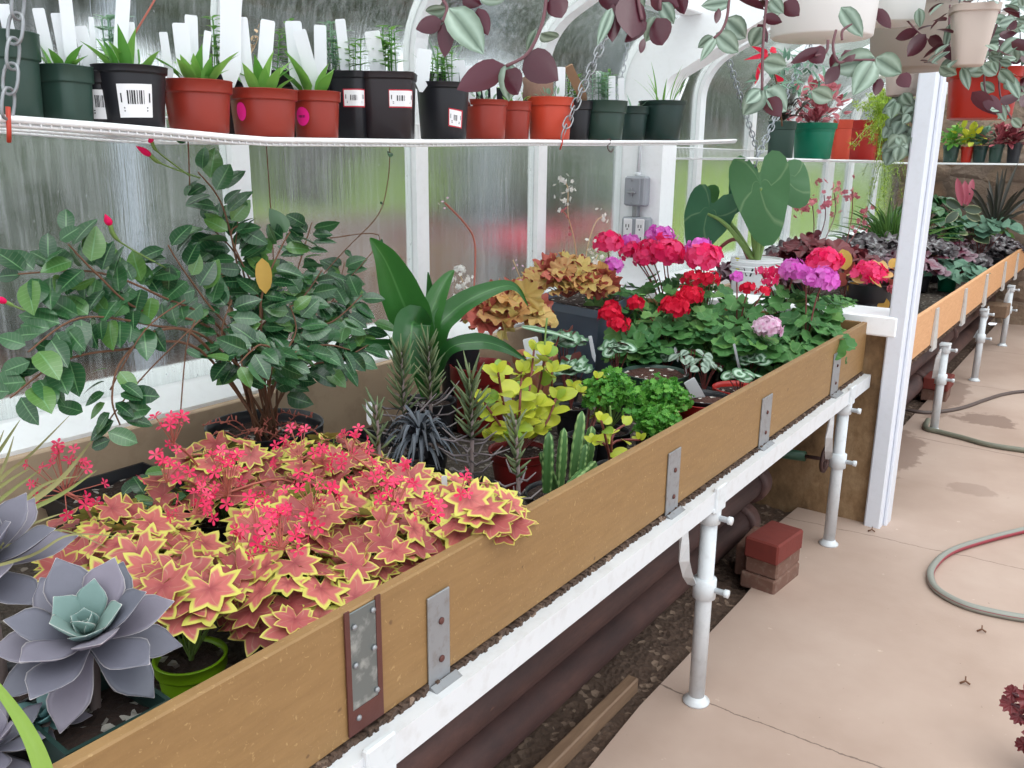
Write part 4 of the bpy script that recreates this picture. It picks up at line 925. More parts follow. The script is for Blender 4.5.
# white plant tags standing in them: (x top, y top, x foot, y foot, width px, pot)
for xt, yt, xb, yb, wd, k_ in [(3, 4, 12, 44, 11, 1), (38, 8, 51, 68, 11, 1), (56, 13, 67, 70, 10, 2), (64, -12, 73, 70, 12, 2), (80, 26, 91, 70, 12, 2), (91, 17, 95, 72, 5, 3), (124, -12, 119, 72, 13, 4), (130, 22, 135, 72, 8, 4), (163, 32, 171, 84, 8, 5), (180, 23, 187, 86, 15, 5), (191, 15, 193, 84, 12, 5),
        (208, 31, 202, 84, 7, 5), (231, -8, 230, 92, 20, 6), (240, 17, 248, 92, 14, 6), (268, 20, 262, 94, 14, 6), (293, 21, 300, 98, 16, 7), (299, 30, 318, 98, 13, 7), (320, 25, 321, 84, 12, 8), (340, 19, 347, 82, 10, 8), (372, 31, 380, 84, 15, 9), (393, 51, 392, 84, 10, 9), (425, 49, 421, 92, 14, 10), (441, 52, 432, 94, 3, 10), (447, 57, 452, 94, 8, 10),
        (454, 58, 457, 96, 7, 10), (461, 60, 467, 106, 7, 11), (470, 66, 472, 106, 9, 11), (480, 60, 487, 106, 5, 11), (493, 80, 494, 106, 6, 11), (518, 92, 520, 106, 6, 12), (561, 67, 560, 102, 9, 13), (599, 71, 598, 106, 6, 15), (612, 76, 612, 106, 7, 15), (621, 78, 622, 110, 6, 16), (688, 77, 676, 108, 2.2, 17)]:
    s = SP[k_]; x = s.c[0] - R.uniform(-.01, .02); b = at(xb, yb, x=x); t = at(xt, yt, x=x - .004)
    b = V(b[0], b[1], min(b[2], s.c[2] + s.h*.92)); tall = 'tall ' if yb - yt > 70 else 'slim ' if wd < 5 else ''
    nm = {1: 'big dark green pot at the near end', 2: 'square green pot near the shelf end', 3: 'half-hidden pot with the grey barcode', 4: 'black pot with the large barcode', 5: 'plain brick-red pot', 6: 'first pot with a pink sticker', 7: 'second pot with a pink sticker', 8: 'black pot behind the third brick-red pot', 9: 'tall black square pot', 10: 'leaning black pot', 11: 'front pot of the brick-red pair', 12: 'rear pot of the brick-red pair', 13: 'bright orange-red pot', 15: 'mid green pot by the chain', 16: 'tucked-in dark green pot', 17: 'last dark green pot of the shelf'}[k_]
    plant_tag('%swhite plant tag standing in the %s' % (tall, nm), b, t, pxsize(b, wd), 'white tags in the %s' % nm)
s = SP[13]; b = at(586, 104, x=s.c[0] - .02); plant_tag('slanting wooden stake beside the orange pot', b, at(568, 66, x=s.c[0] - .02), pxsize(b, 9), None, 'stake', 'wooden_stake', 'stake', .006)
mb = MB(); c = at(538, 90, x=-1.54); s_ = pxsize(c, 1); r = random.Random(4); prof = [(s_*13, -s_*14), (s_*15, -s_*6), (s_*14, s_*4), (s_*15, s_*11), (s_*12, s_*13), (0, s_*13)]; mb.lathe(prof, c, 16, sx=1.1); single('cork_mount', mb, M['cork'], 'piece of rough brown cork bark standing behind the orange pot', 'bark', loc=c)
# seed stalks and a wiry plant rising among the tags
mb = MB(); mb.tube(smooth([at(243, 72, x=-1.55), at(252, 50, x=-1.55), at(247, 40, x=-1.55), at(238, 30, x=-1.55)], 5), .0012, 5); mb.tube(smooth([at(252, 52, x=-1.55), at(258, 38, x=-1.55), at(254, 36, x=-1.55)], 4), .001, 5)
for q in range(14): put(mb, TP['tiny'], jit(at(257, 38, x=-1.55), .009), rdir(-30, 80), V(0,0,1), .014, .008)
single('dried_flower_stalk', mb, S['straw'], 'dry flower stalk among the tags over the first pink-stickered pot', 'flower', loc=at(243, 72, x=-1.55))
mb = MB(); mb.tube(smooth([at(126, 48, x=-1.5), at(138, 28, x=-1.48), at(150, 8, x=-1.46), at(160, -10, x=-1.45)], 5), .0016, 6); single('pink_string', mb, S['rose'], 'pink string rising from the pot with the large barcode', 'string', loc=at(126, 48, x=-1.5))
h0 = at(609, 141, x=XF); s0 = pxsize(h0, 1.); mb = MB(); mb.tube(smooth([h0 + RIGHT*s0*a_ + UPV*s0*b_ for a_, b_ in ((-2, 1), (1, 2), (1, -2), (-1, -4), (-1, -8), (2, -11), (4, -8))], 5), s0*.7, 6); single('wire_hook', mb, M['rust'], 'small dark wire hook under the front of the long shelf by the green pots', 'hook', loc=h0)
# second shelf pots
def shelf2_pot(lb, px0, px1, yt, yb, mat, x, **k): return shelf_pot(lb, px0, px1, yt, yb, mat, x=x, zf=zs2, **k)
q = shelf2_pot('dark square pot on the shelf beyond the arch', 764, 795, 124, 159, 'greenpot', -1.6, sq=6, taper=.9, plant='none')
q2 = shelf2_pot('bright green pot holding the red-leaved plant', 790, 833, 127, 161, 'ltgreen', -1.53, taper=.8, band=.16, plant='none')
q3 = shelf2_pot('salmon-red square pot right of the bright green pot', 829, 850, 120, 158, 'orange', -1.55, sq=6, taper=.95, plant='none')
q4 = shelf2_pot('red pot at the right of the shelf beyond the arch', 846, 876, 120, 158, 'redpot', -1.56, taper=.86, plant='none')
a = MB(); c = q2.c + V(0, 0, q2.h*.9)
for i in range(130):
    d = rdir(10, 85); p0 = c + d*R.uniform(.03, .2)*V(1.1, 1.1, 1.2); put(a, TP['ovate'], p0, jit(d, .5), V(0,0,1) - VIEW*.5, R.uniform(.04, .07), .035)
for i in range(12):
    d = rdir(20, 80); a.tube([c, c + d*.1, c + d*.2], .002, 5)
q2.part('foliage', a, L['coleus'])
a = MB(); c = q.c + V(0, 0, q.h)
for i in range(120):
    d = rdir(20, 85); put(a, TP['lance'], c + d*R.uniform(.0, .16), jit(d, .3), V(0,0,1), R.uniform(.05, .09), .02)
q.part('foliage', a, L['spike'])
t_ = at(840, 112, x=-1.5); plant_tag('white tag leaning out of the red-leaved plant', at(828, 118, x=-1.5), at(852, 99, x=-1.5), pxsize(t_, 4))
# shelf along the stone end wall, with its small pots
p = PT('wall_shelf', 'white shelf against the stone end wall beyond the post', 'shelf', (-.9, 9., 1.47))
a = MB(); a.bbox((-2.0, 8.72, 1.452), (-.2, 9.2, 1.468), .003); p.part('shelf_board', a, M['white'])
for i, (px, wd, yt, m_, lb) in enumerate([(951, 16, 139, 'greenpot', 'grey-green pot on the end-wall shelf beside the post'), (967, 12, 141, 'hangred', 'small red pot on the end-wall shelf'), (980, 14, 140, 'dkgreen', 'dark green pot on the end-wall shelf right of the red pot'), (996, 14, 138, 'greenpot', 'green pot on the end-wall shelf under the red-leaved plant'), (1014, 14, 136, 'black', 'black pot at the end of the end-wall shelf')]):
    c = at(px, 152, y=8.85); c = V(c[0], 8.85, 1.47); r_ = pxsize(c, wd)/2; q = PT('potted_plant', lb, 'potted plant', c); add_pot(q, c, r_, pxsize(c, 158 - yt)*.9, M[m_]); a = MB()
    for j in range(60):
        d = rdir(5, 85); put(a, TP['ovate'], c + V(0,0,.14) + d*R.uniform(.02, .17), jit(d, .4), V(0,0,1), R.uniform(.06, .1), .05)
    q.part('foliage', a, [L['green'], L['yellow'], L['teal'], L['coleus'], L['maroon']][i])
# chains
ch = 'chains holding the wire shelves'
chain('heavy pale chain with a red tie at the near end of the long shelf', at(7, 116, x=XF + .005), at(24, -60, x=XF + .005), .046, .0026, ch, 'galv', True)
chain('bright chain slanting up from the long shelf by the orange pot', at(562, 136, x=XF + .005), at(626, -12, x=XF + .005), .046, .0022, ch, 'galv', True)
chain('thin chain rising behind the leaves over the last green pots', at(618, 100, x=-1.78), at(634, 6, x=-1.72), .03, .0018, ch)
chain('thin chain dropping behind the leaves beyond the broad arch', at(757, 150, x=-1.84), at(722, 38, x=-1.84), .05, .003, ch)
chain('thin chain above the red-leaved plant beyond the arch', at(757, 158, x=-1.46), at(812, 40, x=-1.46), .05, .003, ch)
# ------------------------------------------------------------------ fancy-leaved geraniums massed at the near end
def dome(mb, T, c, rad, n, size, up=.55, el=(5, 88), flat=(1, 1, .75), face=.35, mi=0, jitter=.3, shell=(.75, 1.05), stems=None, base=None):
    """leaves on a rounded clump, facing outward, up and a little to the light"""
    for i in range(n):
        zf_ = 1 - (i + .5)/n*(1 - math.sin(math.radians(el[0]))); ph = i*2.39996 + R.uniform(-.3, .3); q = math.sqrt(max(0, 1 - zf_*zf_)); d = V(q*math.cos(ph), q*math.sin(ph), zf_)
        p = np.asarray(c) + d*V(*flat)*rad*R.uniform(*shell); nn = nrm(jit(d*.7 + V(0, 0, up) + V(.25, -.3, 0)*face, jitter)); out = nrm(V(d[0], d[1], -.25) + V(R.gauss(0, .35), R.gauss(0, .35), 0))
        s = size*R.uniform(.75, 1.15); put(mb, T, p, out, nn, s, s, None, mi)
        if stems is not None and i % 2 == 0: stems.tube([base if base is not None else c, (np.asarray(base if base is not None else c) + p)/2 + V(0, 0, .012), p], .0016, 5, cap=False)
def fancy(lb, x, y, ztop, rad, n, size, flowers=(), potmat='black', pr=.062, flat=(1, 1, .62)):
    p = PT('fancy_leaf_geranium', lb, 'plant', (x, y, BED), 'gold-edged maroon geraniums massed in the near bench'); h = .10 if potmat != 'lime' else .088
    add_pot(p, V(x, y, BED), pr, h, M[potmat], fill=.9); c = V(x, y, ztop - rad*flat[2]); st = MB(); a = MB(); lm = potmat == 'lime'; c = c + V(.0, .02, .015) if lm else c
    dome(a, TP['star'], c, rad, n, size, stems=st, base=V(x, y, BED + h*.9), flat=flat, shell=(.62, 1.05), el=(8 if lm else -22, 88), jitter=.22, up=.7, face=.8)
    p.part('foliage', a, L['fancy']); st.tube([(x, y, BED + h*.85), c], .004, 6); p.part('stalks', st, S['stem'])
    for (px, py, wpx, nn, zz) in flowers:
        fc = at(px, py, z=zz); r_ = pxsize(fc, wpx)/2; s_ = MB(); s_.tube(smooth([V(x, y, BED + h), (V(x, y, BED + h) + fc)/2 + V(0, 0, .02), fc - V(0, 0, r_*.6)], 4), .0022, 6); so_ = p.part('flower_stalk', s_, S['rose'])
        f = MB(); rs = MB(); base = fc - V(0, 0, r_*.7)
        for i in range(int(nn*.75)):
            d = rdir(-12, 90); q = base + d*r_*V(1.05, 1.05, 1.35)*R.uniform(.7, 1.1); f.tube([base, q], .0009, 4, cap=False, mi=1); floret(f, q, jit(d + V(.3, -.4, .2), .35), R.uniform(.0095, .014), R.random(), 5, .5, .25)
        p.part('flower_head', f, [L['coral'], S['rose']])
FG = [('gold-edged maroon geranium in the lime green pot beside the grey rosette succulent', -1.03, .645, .875, .09, 34, .044, (), 'lime', .052),
      ('gold-edged maroon geranium leaning on the board left of the steel mending plate', -.955, .775, .874, .112, 52, .043, (), 'black'),
      ('gold-edged maroon geranium behind the board between the mending plate and the first strap', -.95, .95, .874, .105, 48, .043, ((393, 490, 42, 14, .93), (410, 470, 26, 8, .945)), 'black'),
      ('gold-edged maroon geranium spilling over the board right of the first strap', -.868, 1.12, .895, .085, 30, .042, ((461, 480, 34, 7, .92),), 'black'),
      ('gold-edged maroon geranium left of the middle, behind the grey rosette succulent', -1.19, .68, .885, .12, 56, .041, (), 'black'),
      ('gold-edged maroon geranium at the far left, under the red bloom by the wooden bench end', -1.36, .72, .87, .11, 44, .039, ((62, 470, 74, 32, .93),), 'black'),
      ('gold-edged maroon geranium in the middle of the mass under the densest pink blooms', -1.10, .93, .90, .12, 58, .042, ((280, 531, 58, 24, .935), (312, 492, 60, 24, .94), (255, 512, 44, 14, .93)), 'black'),
      ('gold-edged maroon geranium in the mass nearest the board of its back row', -1.05, 1.13, .885, .11, 54, .041, ((350, 440, 52, 16, .96), (372, 470, 40, 12, .93), (430, 505, 36, 10, .92)), 'black'),
      ('gold-edged maroon geranium in the back row left of the dark shrub pot', -1.40, .97, .905, .12, 54, .040, ((172, 428, 50, 18, .985), (192, 500, 44, 16, .93), (165, 468, 44, 13, .93)), 'black'),
      ('gold-edged maroon geranium just in front of the dark shrub pot', -1.28, 1.15, .895, .115, 54, .040, ((226, 474, 66, 30, .93), (300, 440, 60, 20, .935)), 'black')]
for t in FG: fancy(*t)
# ------------------------------------------------------------------ the large grey rosette and its companions
def rosette(p, c, axis, rings, matmap, name='rosette'):
    """rings: (count, elevation above the rosette plane in degrees, length, width, thickness, phase, material key)"""
    ax = nrm(axis); e1 = nrm(np.cross(ax, V(0, 1, .01))); e2 = np.cross(ax, e1); mbs = {}
    for cnt, el, ln, wd, th, ph, mk in rings:
        for i in range(cnt):
            a = 2*PI*i/cnt + ph + R.uniform(-.12, .12); e = math.radians(el + R.uniform(-6, 6)); d = (math.cos(a)*e1 + math.sin(a)*e2)*math.cos(e) + ax*math.sin(e)
            n_ = ax*math.cos(e) - (math.cos(a)*e1 + math.sin(a)*e2)*math.sin(e); l = ln*R.uniform(.9, 1.1)
            m_ = MB(); succ(m_, np.asarray(c) + d*ln*.08 - ax*(.012*(80-el)/60), d, n_, l, wd*R.uniform(.92, 1.08), th, R.random(), up=.10 if el > 0 else -.05)
            ob = p.part('leaf', m_, L[mk])
    return
def sqpot_world(p, pts, z0, z1, mat, th=.004, soil='soil', name='pot', taper=.8, lip=.012):
    """four-cornered pot from its rim corners (x, y)"""
    c = sum(V(x, y) for x, y in pts)/4; a = MB(); n = 4; lv = [(taper, z0, 0), (1, z1 - .03, 0), (1, z1 - .03, lip), (1, z1, lip), (1, z1, lip - .008), (1, z1 - .02, -.004), (taper, z0 + .02, -.004)]; vs = []; F = []
    for s, z, o in lv:
        for x, y in pts: q = V(x, y) - c; l = np.linalg.norm(q); w_ = c + q*(s + o/l); vs.append((w_[0], w_[1], z))
    k = len(lv)
    for i in range(k - 1):
        for j in range(4): F.append((i*4+j, i*4+(j+1) % 4, (i+1)*4+(j+1) % 4, (i+1)*4+j))
    F += [(3, 2, 1, 0), tuple((k-1)*4+j for j in range(4))]; a.add(vs, F, flat=True); ob = p.part(name, a, mat); fix_normals(ob)
    a = MB(); zz = z1 - .025; q = [c + (V(x, y) - c)*.97 for x, y in pts]; g = 8; vs = []; F = []
    for i in range(g + 1):
        for j in range(g + 1):
            u, v = i/g, j/g; w_ = (q[0]*(1-u) + q[1]*u)*(1-v) + (q[3]*(1-u) + q[2]*u)*v; vs.append((w_[0], w_[1], zz + R.uniform(-.004, .004)))
    for i in range(g):
        for j in range(g): k_ = i*(g+1)+j; F.append((k_, k_+g+1, k_+g+2, k_+1))
    a.add(vs, F); p.part('soil', a, M[soil]); return ob
zc = .885; c = at(88, 634, z=zc)
p = PT('rosette_succulent', 'large grey-lilac rosette succulent with a teal heart in a dark green square pot', 'succulent', (c[0], c[1], BED))
P0 = at(163, 704, z=.80); P1 = at(70, 752, z=.80); d_ = (P1 - P0)[:2]; nn_ = V(-d_[1], d_[0]); nn_ = -nn_/np.linalg.norm(nn_)*np.linalg.norm(d_); nn_ = nn_ if nn_[0] < 0 else -nn_
sqpot_world(p, [tuple(P0[:2]), tuple(P1[:2]), tuple(P1[:2] + nn_), tuple(P0[:2] + nn_)], BED, .805, M['dkgreen'], taper=.86)
ax_ = nrm(V(.10, -.16, 1.) + nrm(CAM - c)*.35)
a = MB(); a.tube(smooth([(c[0] - .01, c[1], .74), (c[0], c[1], .82), c - ax_*.02], 4), [.007]*4 + [.008]*5, 10); p.part('stem', a, S['grey'])
rosette(p, c, ax_, [(4, 78, .022, .018, .006, .2, 'echi'), (4, 66, .040, .030, .007, .8, 'echi'), (5, 50, .066, .042, .008, .3, 'echi'), (6, 34, .094, .054, .009, .9, 'echo'), (6, 12, .106, .056, .009, .1, 'echo'), (7, -10, .100, .050, .009, .55, 'echo'), (4, -40, .08, .04, .008, .2, 'echo')], None)
def rosette_plant(lb, px, py, z, rings, axis, x=None, pot_=None, cat='succulent'):
    c = at(px, py, z=z); p = PT('rosette_succulent', lb, cat, (c[0], c[1], BED)); a = MB()
    if pot_: add_pot(p, V(c[0], c[1], BED), pot_[0], pot_[1], M[pot_[2]], sq=6 if pot_[3] else 0)
    a.tube([(c[0], c[1], BED + .05), c - nrm(axis)*.01], .01, 8); p.part('stem', a, S['grey']); rosette(p, c, axis, rings, None); return p
rosette_plant('grey rosette succulent half cut off behind the large grey-lilac one', -18, 560, .94, [(4, 70, .04, .03, .007, .2, 'echi'), (5, 50, .07, .042, .008, .3, 'echo'), (6, 28, .10, .048, .009, .9, 'echo'), (6, 5, .11, .05, .009, .1, 'echo')], V(.3, -.2, 1), pot_=(.06, .1, 'black', 0))
rosette_plant('small blue-green rosette in the soil under the large grey-lilac rosette', 44, 716, .80, [(4, 60, .022, .016, .005, .2, 'blue'), (5, 38, .036, .02, .006, .6, 'blue'), (6, 12, .046, .022, .006, .2, 'blue'), (4, -8, .046, .022, .006, .9, 'echo')], V(.1, -.3, 1))
rosette_plant('dull grey rosette at the bottom corner beside the green blade', -6, 742, .80, [(5, 50, .04, .026, .006, .2, 'echo'), (6, 18, .055, .03, .006, .6, 'echo'), (6, -10, .06, .03, .006, .2, 'echo')], V(.2, -.1, 1))
# pale reed clump and the single bright blade at the near left
p = PT('reed_clump', 'clump of pale dry blades arching in from the near left over the red bloom', 'plant', at(-60, 560, z=.75)); a = MB(); b = at(-70, 600, z=.70)
add_pot(p, V(b[0], b[1], BED), .055, .09, M['black'])
for pts, wd in (([(-40, 560), (20, 510), (62, 478), (98, 432)], 7), ([(-40, 560), (10, 520), (60, 495), (97, 470)], 6), ([(-50, 545), (0, 480), (30, 455), (70, 415)], 4), ([(-50, 560), (10, 545), (60, 530), (108, 548)], 3), ([(-60, 540), (0, 450), (20, 420)], 4), ([(-50, 550), (0, 500), (40, 470)], 5), ([(-40, 575), (30, 556), (70, 535), (125, 537)], 3), ([(-30, 520), (2, 470), (14, 436)], 4), ([(-40, 530), (-4, 490), (30, 468)], 5), ([(-50, 510), (-10, 460), (4, 430)], 4), ([(-30, 560), (25, 500), (50, 482), (80, 476)], 4), ([(-40, 575), (20, 530), (66, 512)], 4), ([(-45, 590), (0, 535), (34, 505)], 6)):
    q = [b + V(0, 0, .03)] + [at(x, y, z=.95 - .0*i) for i, (x, y) in enumerate(pts)]; w_ = pxsize(q[2], wd); ribbon(a, q, [w_*.6, w_, w_, w_*.7, w_*.1], CAM - q[2])
p.part('blades', a, L['straw'])
p = PT('green_blade_plant', 'single thick bright green blade rising at the bottom left corner', 'plant', at(48, 790, z=.8)); a = MB()
q = [at(58, 830, z=.80), at(42, 766, z=.86), at(22, 722, z=.9), at(-14, 672, z=.95)]; w_ = pxsize(q[1], 17); ribbon(a, q, [w_, w_, w_*.75, w_*.3], CAM - q[1], .25, .4); p.part('blade', a, L['blade'])
# ------------------------------------------------------------------ mandevilla in the round black pot
pc = V(-1.60, 1.25, BED); p = PT('mandevilla', 'sprawling dark-leaved shrub with red buds in a round black pot by the panes', 'shrub', pc); add_pot(p, pc, .135, .185, M['black'], band=.16, taper=.8, fill=.84)
base = pc + V(0, 0, .165); wood = MB(); fol = MB(); thin = MB()
def mleaf(q, d=None, s=None, n=None, mb=None):
    d = rdir(-25, 35) if d is None else d; n = nrm(jit(V(.45, -.45, .75), .45)) if n is None else n; l = (.047 if s is None else s)*R.uniform(.75, 1.2); put(mb or fol, TP['ovate'], q, d, n, l*1.25, l*.76)
def mstem(px, X, every=.016, thick=.0032, start=.25, size=None, spread=.016):
    n = len(px); xs = X if isinstance(X, (list, tuple)) else [X]*n; q = [base + V(R.uniform(-.03, .03), R.uniform(-.03, .03), -.02)] + [at(a, b, x=xx) for (a, b), xx in zip(px, xs)]; q = smooth(q, 7); k = len(q)
    wood.tube(q, [thick*(1 - .6*i/k) for i in range(k)], 6); acc = 0
    for i in range(1, k):
        acc += np.linalg.norm(q[i] - q[i-1])
        if i/k > start and acc > every:
            acc = 0; t = nrm(q[i] - q[max(i-2, 0)]); side = nrm(np.cross(t, V(.5, -.5, .6)))
            for s_ in (-1, 1): mleaf(q[i] + side*s_*R.uniform(.004, spread), nrm(side*s_ + t*.5 + V(0, 0, R.uniform(-.4, .35))), size)
    return q
mstem([(246, 340), (238, 270), (222, 205), (198, 172)], (-1.58, -1.56, -1.56, -1.55), start=.45)
mstem([(280, 330), (296, 275), (312, 222)], (-1.6, -1.62, -1.62), start=.35)
mstem([(275, 350), (320, 315), (352, 285)], (-1.58, -1.6, -1.62), start=.35)
mstem([(225, 335), (160, 296), (95, 272), (18, 274)], (-1.55, -1.5, -1.5, -1.5), start=.4)
mstem([(215, 345), (150, 325), (80, 318), (28, 352)], (-1.52, -1.46, -1.44, -1.42), start=.45)
mstem([(218, 335), (140, 310), (98, 275), (68, 244)], (-1.54, -1.48, -1.46, -1.46), start=.45)
mstem([(262, 345), (262, 295), (280, 250), (290, 232)], (-1.52, -1.50, -1.5, -1.5), start=.3)
mstem([(300, 370), (345, 340), (372, 318)], (-1.56, -1.56, -1.56), start=.3)
mstem([(280, 372), (300, 350), (328, 345), (350, 350)], (-1.46, -1.44, -1.42, -1.42), start=.3, size=.05)
mstem([(240, 350), (205, 300), (180, 265), (168, 245)], (-1.54, -1.52, -1.5, -1.5), start=.4)
mstem([(252, 330), (240, 262), (205, 222)], (-1.6, -1.6, -1.6), start=.4)
mstem([(205, 345), (160, 330), (122, 360), (112, 398), (120, 425)], (-1.5, -1.45, -1.42, -1.4, -1.4), start=.62, size=.04)
mstem([(272, 360), (262, 345), (250, 352), (238, 365)], (-1.46, -1.42, -1.4, -1.4), start=.2, size=.05)
mstem([(200, 350), (120, 350), (60, 362), (10, 398)], (-1.5, -1.44, -1.42, -1.4), start=.66)
mstem([(290, 330), (330, 305), (345, 262)], (-1.66, -1.68, -1.7), start=.4)
mstem([(285, 385), (312, 365), (340, 360), (368, 345)], (-1.52, -1.5, -1.48, -1.48), start=.2)
mstem([(268, 380), (284, 355), (296, 330), (290, 305)], (-1.48, -1.46, -1.46, -1.46), start=.2)
mstem([(246, 378), (228, 355), (222, 330), (232, 300)], (-1.52, -1.5, -1.5, -1.5), start=.3)
mstem([(262, 370), (258, 330), (300, 300), (322, 270)], (-1.58, -1.56, -1.56, -1.58), start=.3)
mstem([(290, 345), (335, 320), (362, 295)], (-1.54, -1.54, -1.54), start=.4)
mstem([(252, 350), (262, 310), (232, 240), (240, 225)], (-1.54, -1.54, -1.54, -1.54), start=.4)
for px, X in (([(300, 300), (345, 250), (378, 215), (388, 180), (390, 142)], -1.66), ([(275, 300), (272, 230), (266, 140)], -1.64), ([(190, 190), (188, 140)], -1.55), ([(300, 330), (380, 240), (330, 238)], -1.64), ([(235, 250), (240, 200)], -1.55), ([(110, 390), (145, 330), (185, 300)], -1.42), ([(180, 420), (186, 350), (195, 320)], -1.46), ([(95, 440), (140, 380), (200, 320)], -1.44)):
    q = smooth([at(a, b, x=X) for a, b in px], 6); thin.tube(q, .0014, 5)
    for i in range(6, len(q), 8): mleaf(q[i], rdir(-40, 10), .022)
# big free leaves the photo shows singly
for x, y, ang, ln, X in [(127, 395, 0, 34, -1.4), (117, 413, 10, 32, -1.4), (108, 432, -20, 30, -1.4), (110, 440, 200, 22, -1.4), (83, 412, 160, 26, -1.4), (30, 362, 200, 30, -1.42), (26, 385, 160, 32, -1.42), (66, 232, 95, 26, -1.46), (60, 240, 30, 24, -1.46), (20, 275, 180, 26, -1.5), (48, 258, 90, 26, -1.48), (216, 190, 60, 30, -1.55), (170, 266, -100, 26, -1.5)]:
    q = at(x, y, x=X); a_ = math.radians(ang); d = RIGHT*math.cos(a_) + UPV*math.sin(a_) ; put(fol, TP['broad'], q, d + VIEW*R.uniform(-.3, .3), nrm(CAM - q + V(0, 0, .6)), pxsize(q, ln), pxsize(q, ln*.62))
y_ = MB(); q = at(262, 258, x=-1.5); put(y_, TP['broad'], q, -UPV + RIGHT*.1, CAM - q, pxsize(q, 36), pxsize(q, 16))
p.part('stems', wood, S['brown']); p.part('foliage', fol, L['mand']); p.part('tendrils', thin, S['brown']); p.part('yellow_leaf', y_, L['yl'], label='single yellowed leaf')
for px, X, wd in ([((200, 178), (162, 164), (150, 155), (136, 146)), -1.55, 9], [((190, 176), (158, 152), (152, 142), (149, 138)), -1.55, 8], [((166, 268), (120, 242), (110, 225), (105, 214)), -1.5, 10], [((24, 310), (14, 306), (6, 302), (-6, 297)), -1.46, 9]):
    q = [at(a, b, x=X) for a, b in px]; s_ = MB(); w_ = pxsize(q[0], wd); s_.tube(smooth(q[:3], 4), [.0016]*5 + [w_*.22]*4, 6); st_ = p.part('bud_stalk', s_, S['stem']); b_ = MB(); b_.tube(smooth([q[2], (q[2] + q[3])/2, q[3]], 4), [w_*.2, w_*.28, w_*.35, w_*.37, w_*.34, w_*.27, w_*.18, w_*.09, .0005], 8); p.part('flower_bud', b_, L['hot'], st_)
mb = MB(); mb.tube([pc + V(-.03, .01, .12), at(214, 235, x=-1.62)], .0055, 8); single('bamboo_stake', mb, M['stake'], 'thin tan stake standing in the round black shrub pot', 'stake', loc=pc + V(-.03, .01, .12))
# dry pinkish runners over the shrub pot rim
a = MB(); r_ = MB()
for i in range(16):
    q0 = pc + V(R.uniform(-.05, .1), R.uniform(-.1, .04), .17); az = R.uniform(-2.6, .8); q1 = q0 + V(math.cos(az), math.sin(az), R.uniform(-.1, .6))*R.uniform(.06, .14); mid = (q0 + q1)/2 + V(0, 0, .02); qq = smooth([q0, mid, q1], 5); a.tube(qq, .0013, 5)
    for t in qq[3:]: a.tube([t, t + jit(V(0, 0, .004), .004)], .0017, 4)
p.part('dry_runners', a, S['rose'])
# dark nursery trays against the back board
for x0, x1, y0, y1, lb in ((-1.80, -1.50, .82, 1.05, 'dark plastic tray against the back board left of the shrub pot'), (-1.60, -1.36, 1.33, 1.55, 'dark plastic tray right of the shrub pot')):
    p = PT('nursery_tray', lb, 'tray', ((x0+x1)/2, (y0+y1)/2, BED)); sqpot_world(p, [(x0, y0), (x1, y0), (x1, y1), (x0, y1)], BED, .755, M['black'], taper=.92, name='tray_body')
# small green seedling leaves by the tray
p = PT('trailing_green_plant', 'small plain green leafed plant at the tray left of the massed geraniums', 'plant', (-1.45, .86, BED)); a = MB()
for i in range(26): put(a, TP['broad'], jit(V(-1.44, .86, .80), .035), rdir(0, 50), V(.3, -.4, 1), .045, .03)
p.part('foliage', a, L['mand'])
# ------------------------------------------------------------------ the middle of the near bench
def gpot(p, x, y, r, h, mat, z=BED, **k): return add_pot(p, V(x, y, z), r, h, M[mat], **k)
# strap-leaved plant
c = V(-1.56, 1.80, BED); p = PT('strap_leaved_plant', 'strap-leaved plant with arching glossy green leaves beside the mandevilla', 'plant', c); gpot(p, c[0], c[1], .075, .13, 'black')
X = -1.54; b = c + V(0, 0, .14)
def strap(pts, wds, X, fold=.16, rnd=None, nh=None, start=b):
    a = MB(); q = [start] + [at(x, y, x=xx) for (x, y), xx in zip(pts, X if isinstance(X, (list, tuple)) else [X]*len(pts))]; s = pxsize(q[1], 1); ribbon(a, q, [w_*s for w_ in wds], CAM - q[1] + V(0, 0, .8) if nh is None else nh, fold, rnd); p.part('leaf', a, L['strap'])
strap([(416, 335), (402, 300), (386, 262), (370, 238)], [18, 34, 44, 38, 22, 2], X)
strap([(428, 330), (436, 300), (446, 280), (454, 270)], [16, 24, 24, 18, 10, 1], X)
strap([(436, 335), (452, 312), (476, 296), (504, 286), (518, 290), (528, 306)], [14, 24, 24, 20, 12, 6, 1], [-1.52, -1.5, -1.46, -1.42, -1.40, -1.40])
strap([(414, 322), (411, 334), (410, 352), (410, 374)], [26, 33, 35, 36, 34, 22], [-1.46, -1.44, -1.43, -1.42], nh=V(.6, -.6, .3), start=at(424, 332, x=-1.51))
strap([(446, 352), (476, 342), (502, 347), (528, 362)], [8, 14, 18, 12, 1], [-1.46, -1.40, -1.36, -1.34])
strap([(424, 330), (430, 300), (428, 272)], [12, 16, 10, 1], -1.6); strap([(420, 340), (412, 318), (418, 290)], [14, 24, 18, 1], -1.58)
strap([(410, 352), (372, 345), (330, 340)], [10, 14, 12, 1], [-1.54, -1.52, -1.5])
# terracotta-coloured and black pots behind the stick plants
c = at(480, 364, x=-1.52); hr = c[2] - BED; c = V(c[0], c[1], BED); p = PT('flower_pot', 'deep red pot behind the strap leaf tip, holding an empty black pot', 'pot', c); gpot(p, c[0], c[1], .09, hr, 'deepred', fill=.8)
c2 = at(459, 342, x=-1.60); hb_ = c2[2] - BED; c2 = V(c2[0], c2[1], BED + .002); p = PT('flower_pot', 'empty black plastic pot standing beside the strap leaves', 'pot', c2); gpot(p, c2[0], c2[1], .062, hb_, 'black', soil=None)
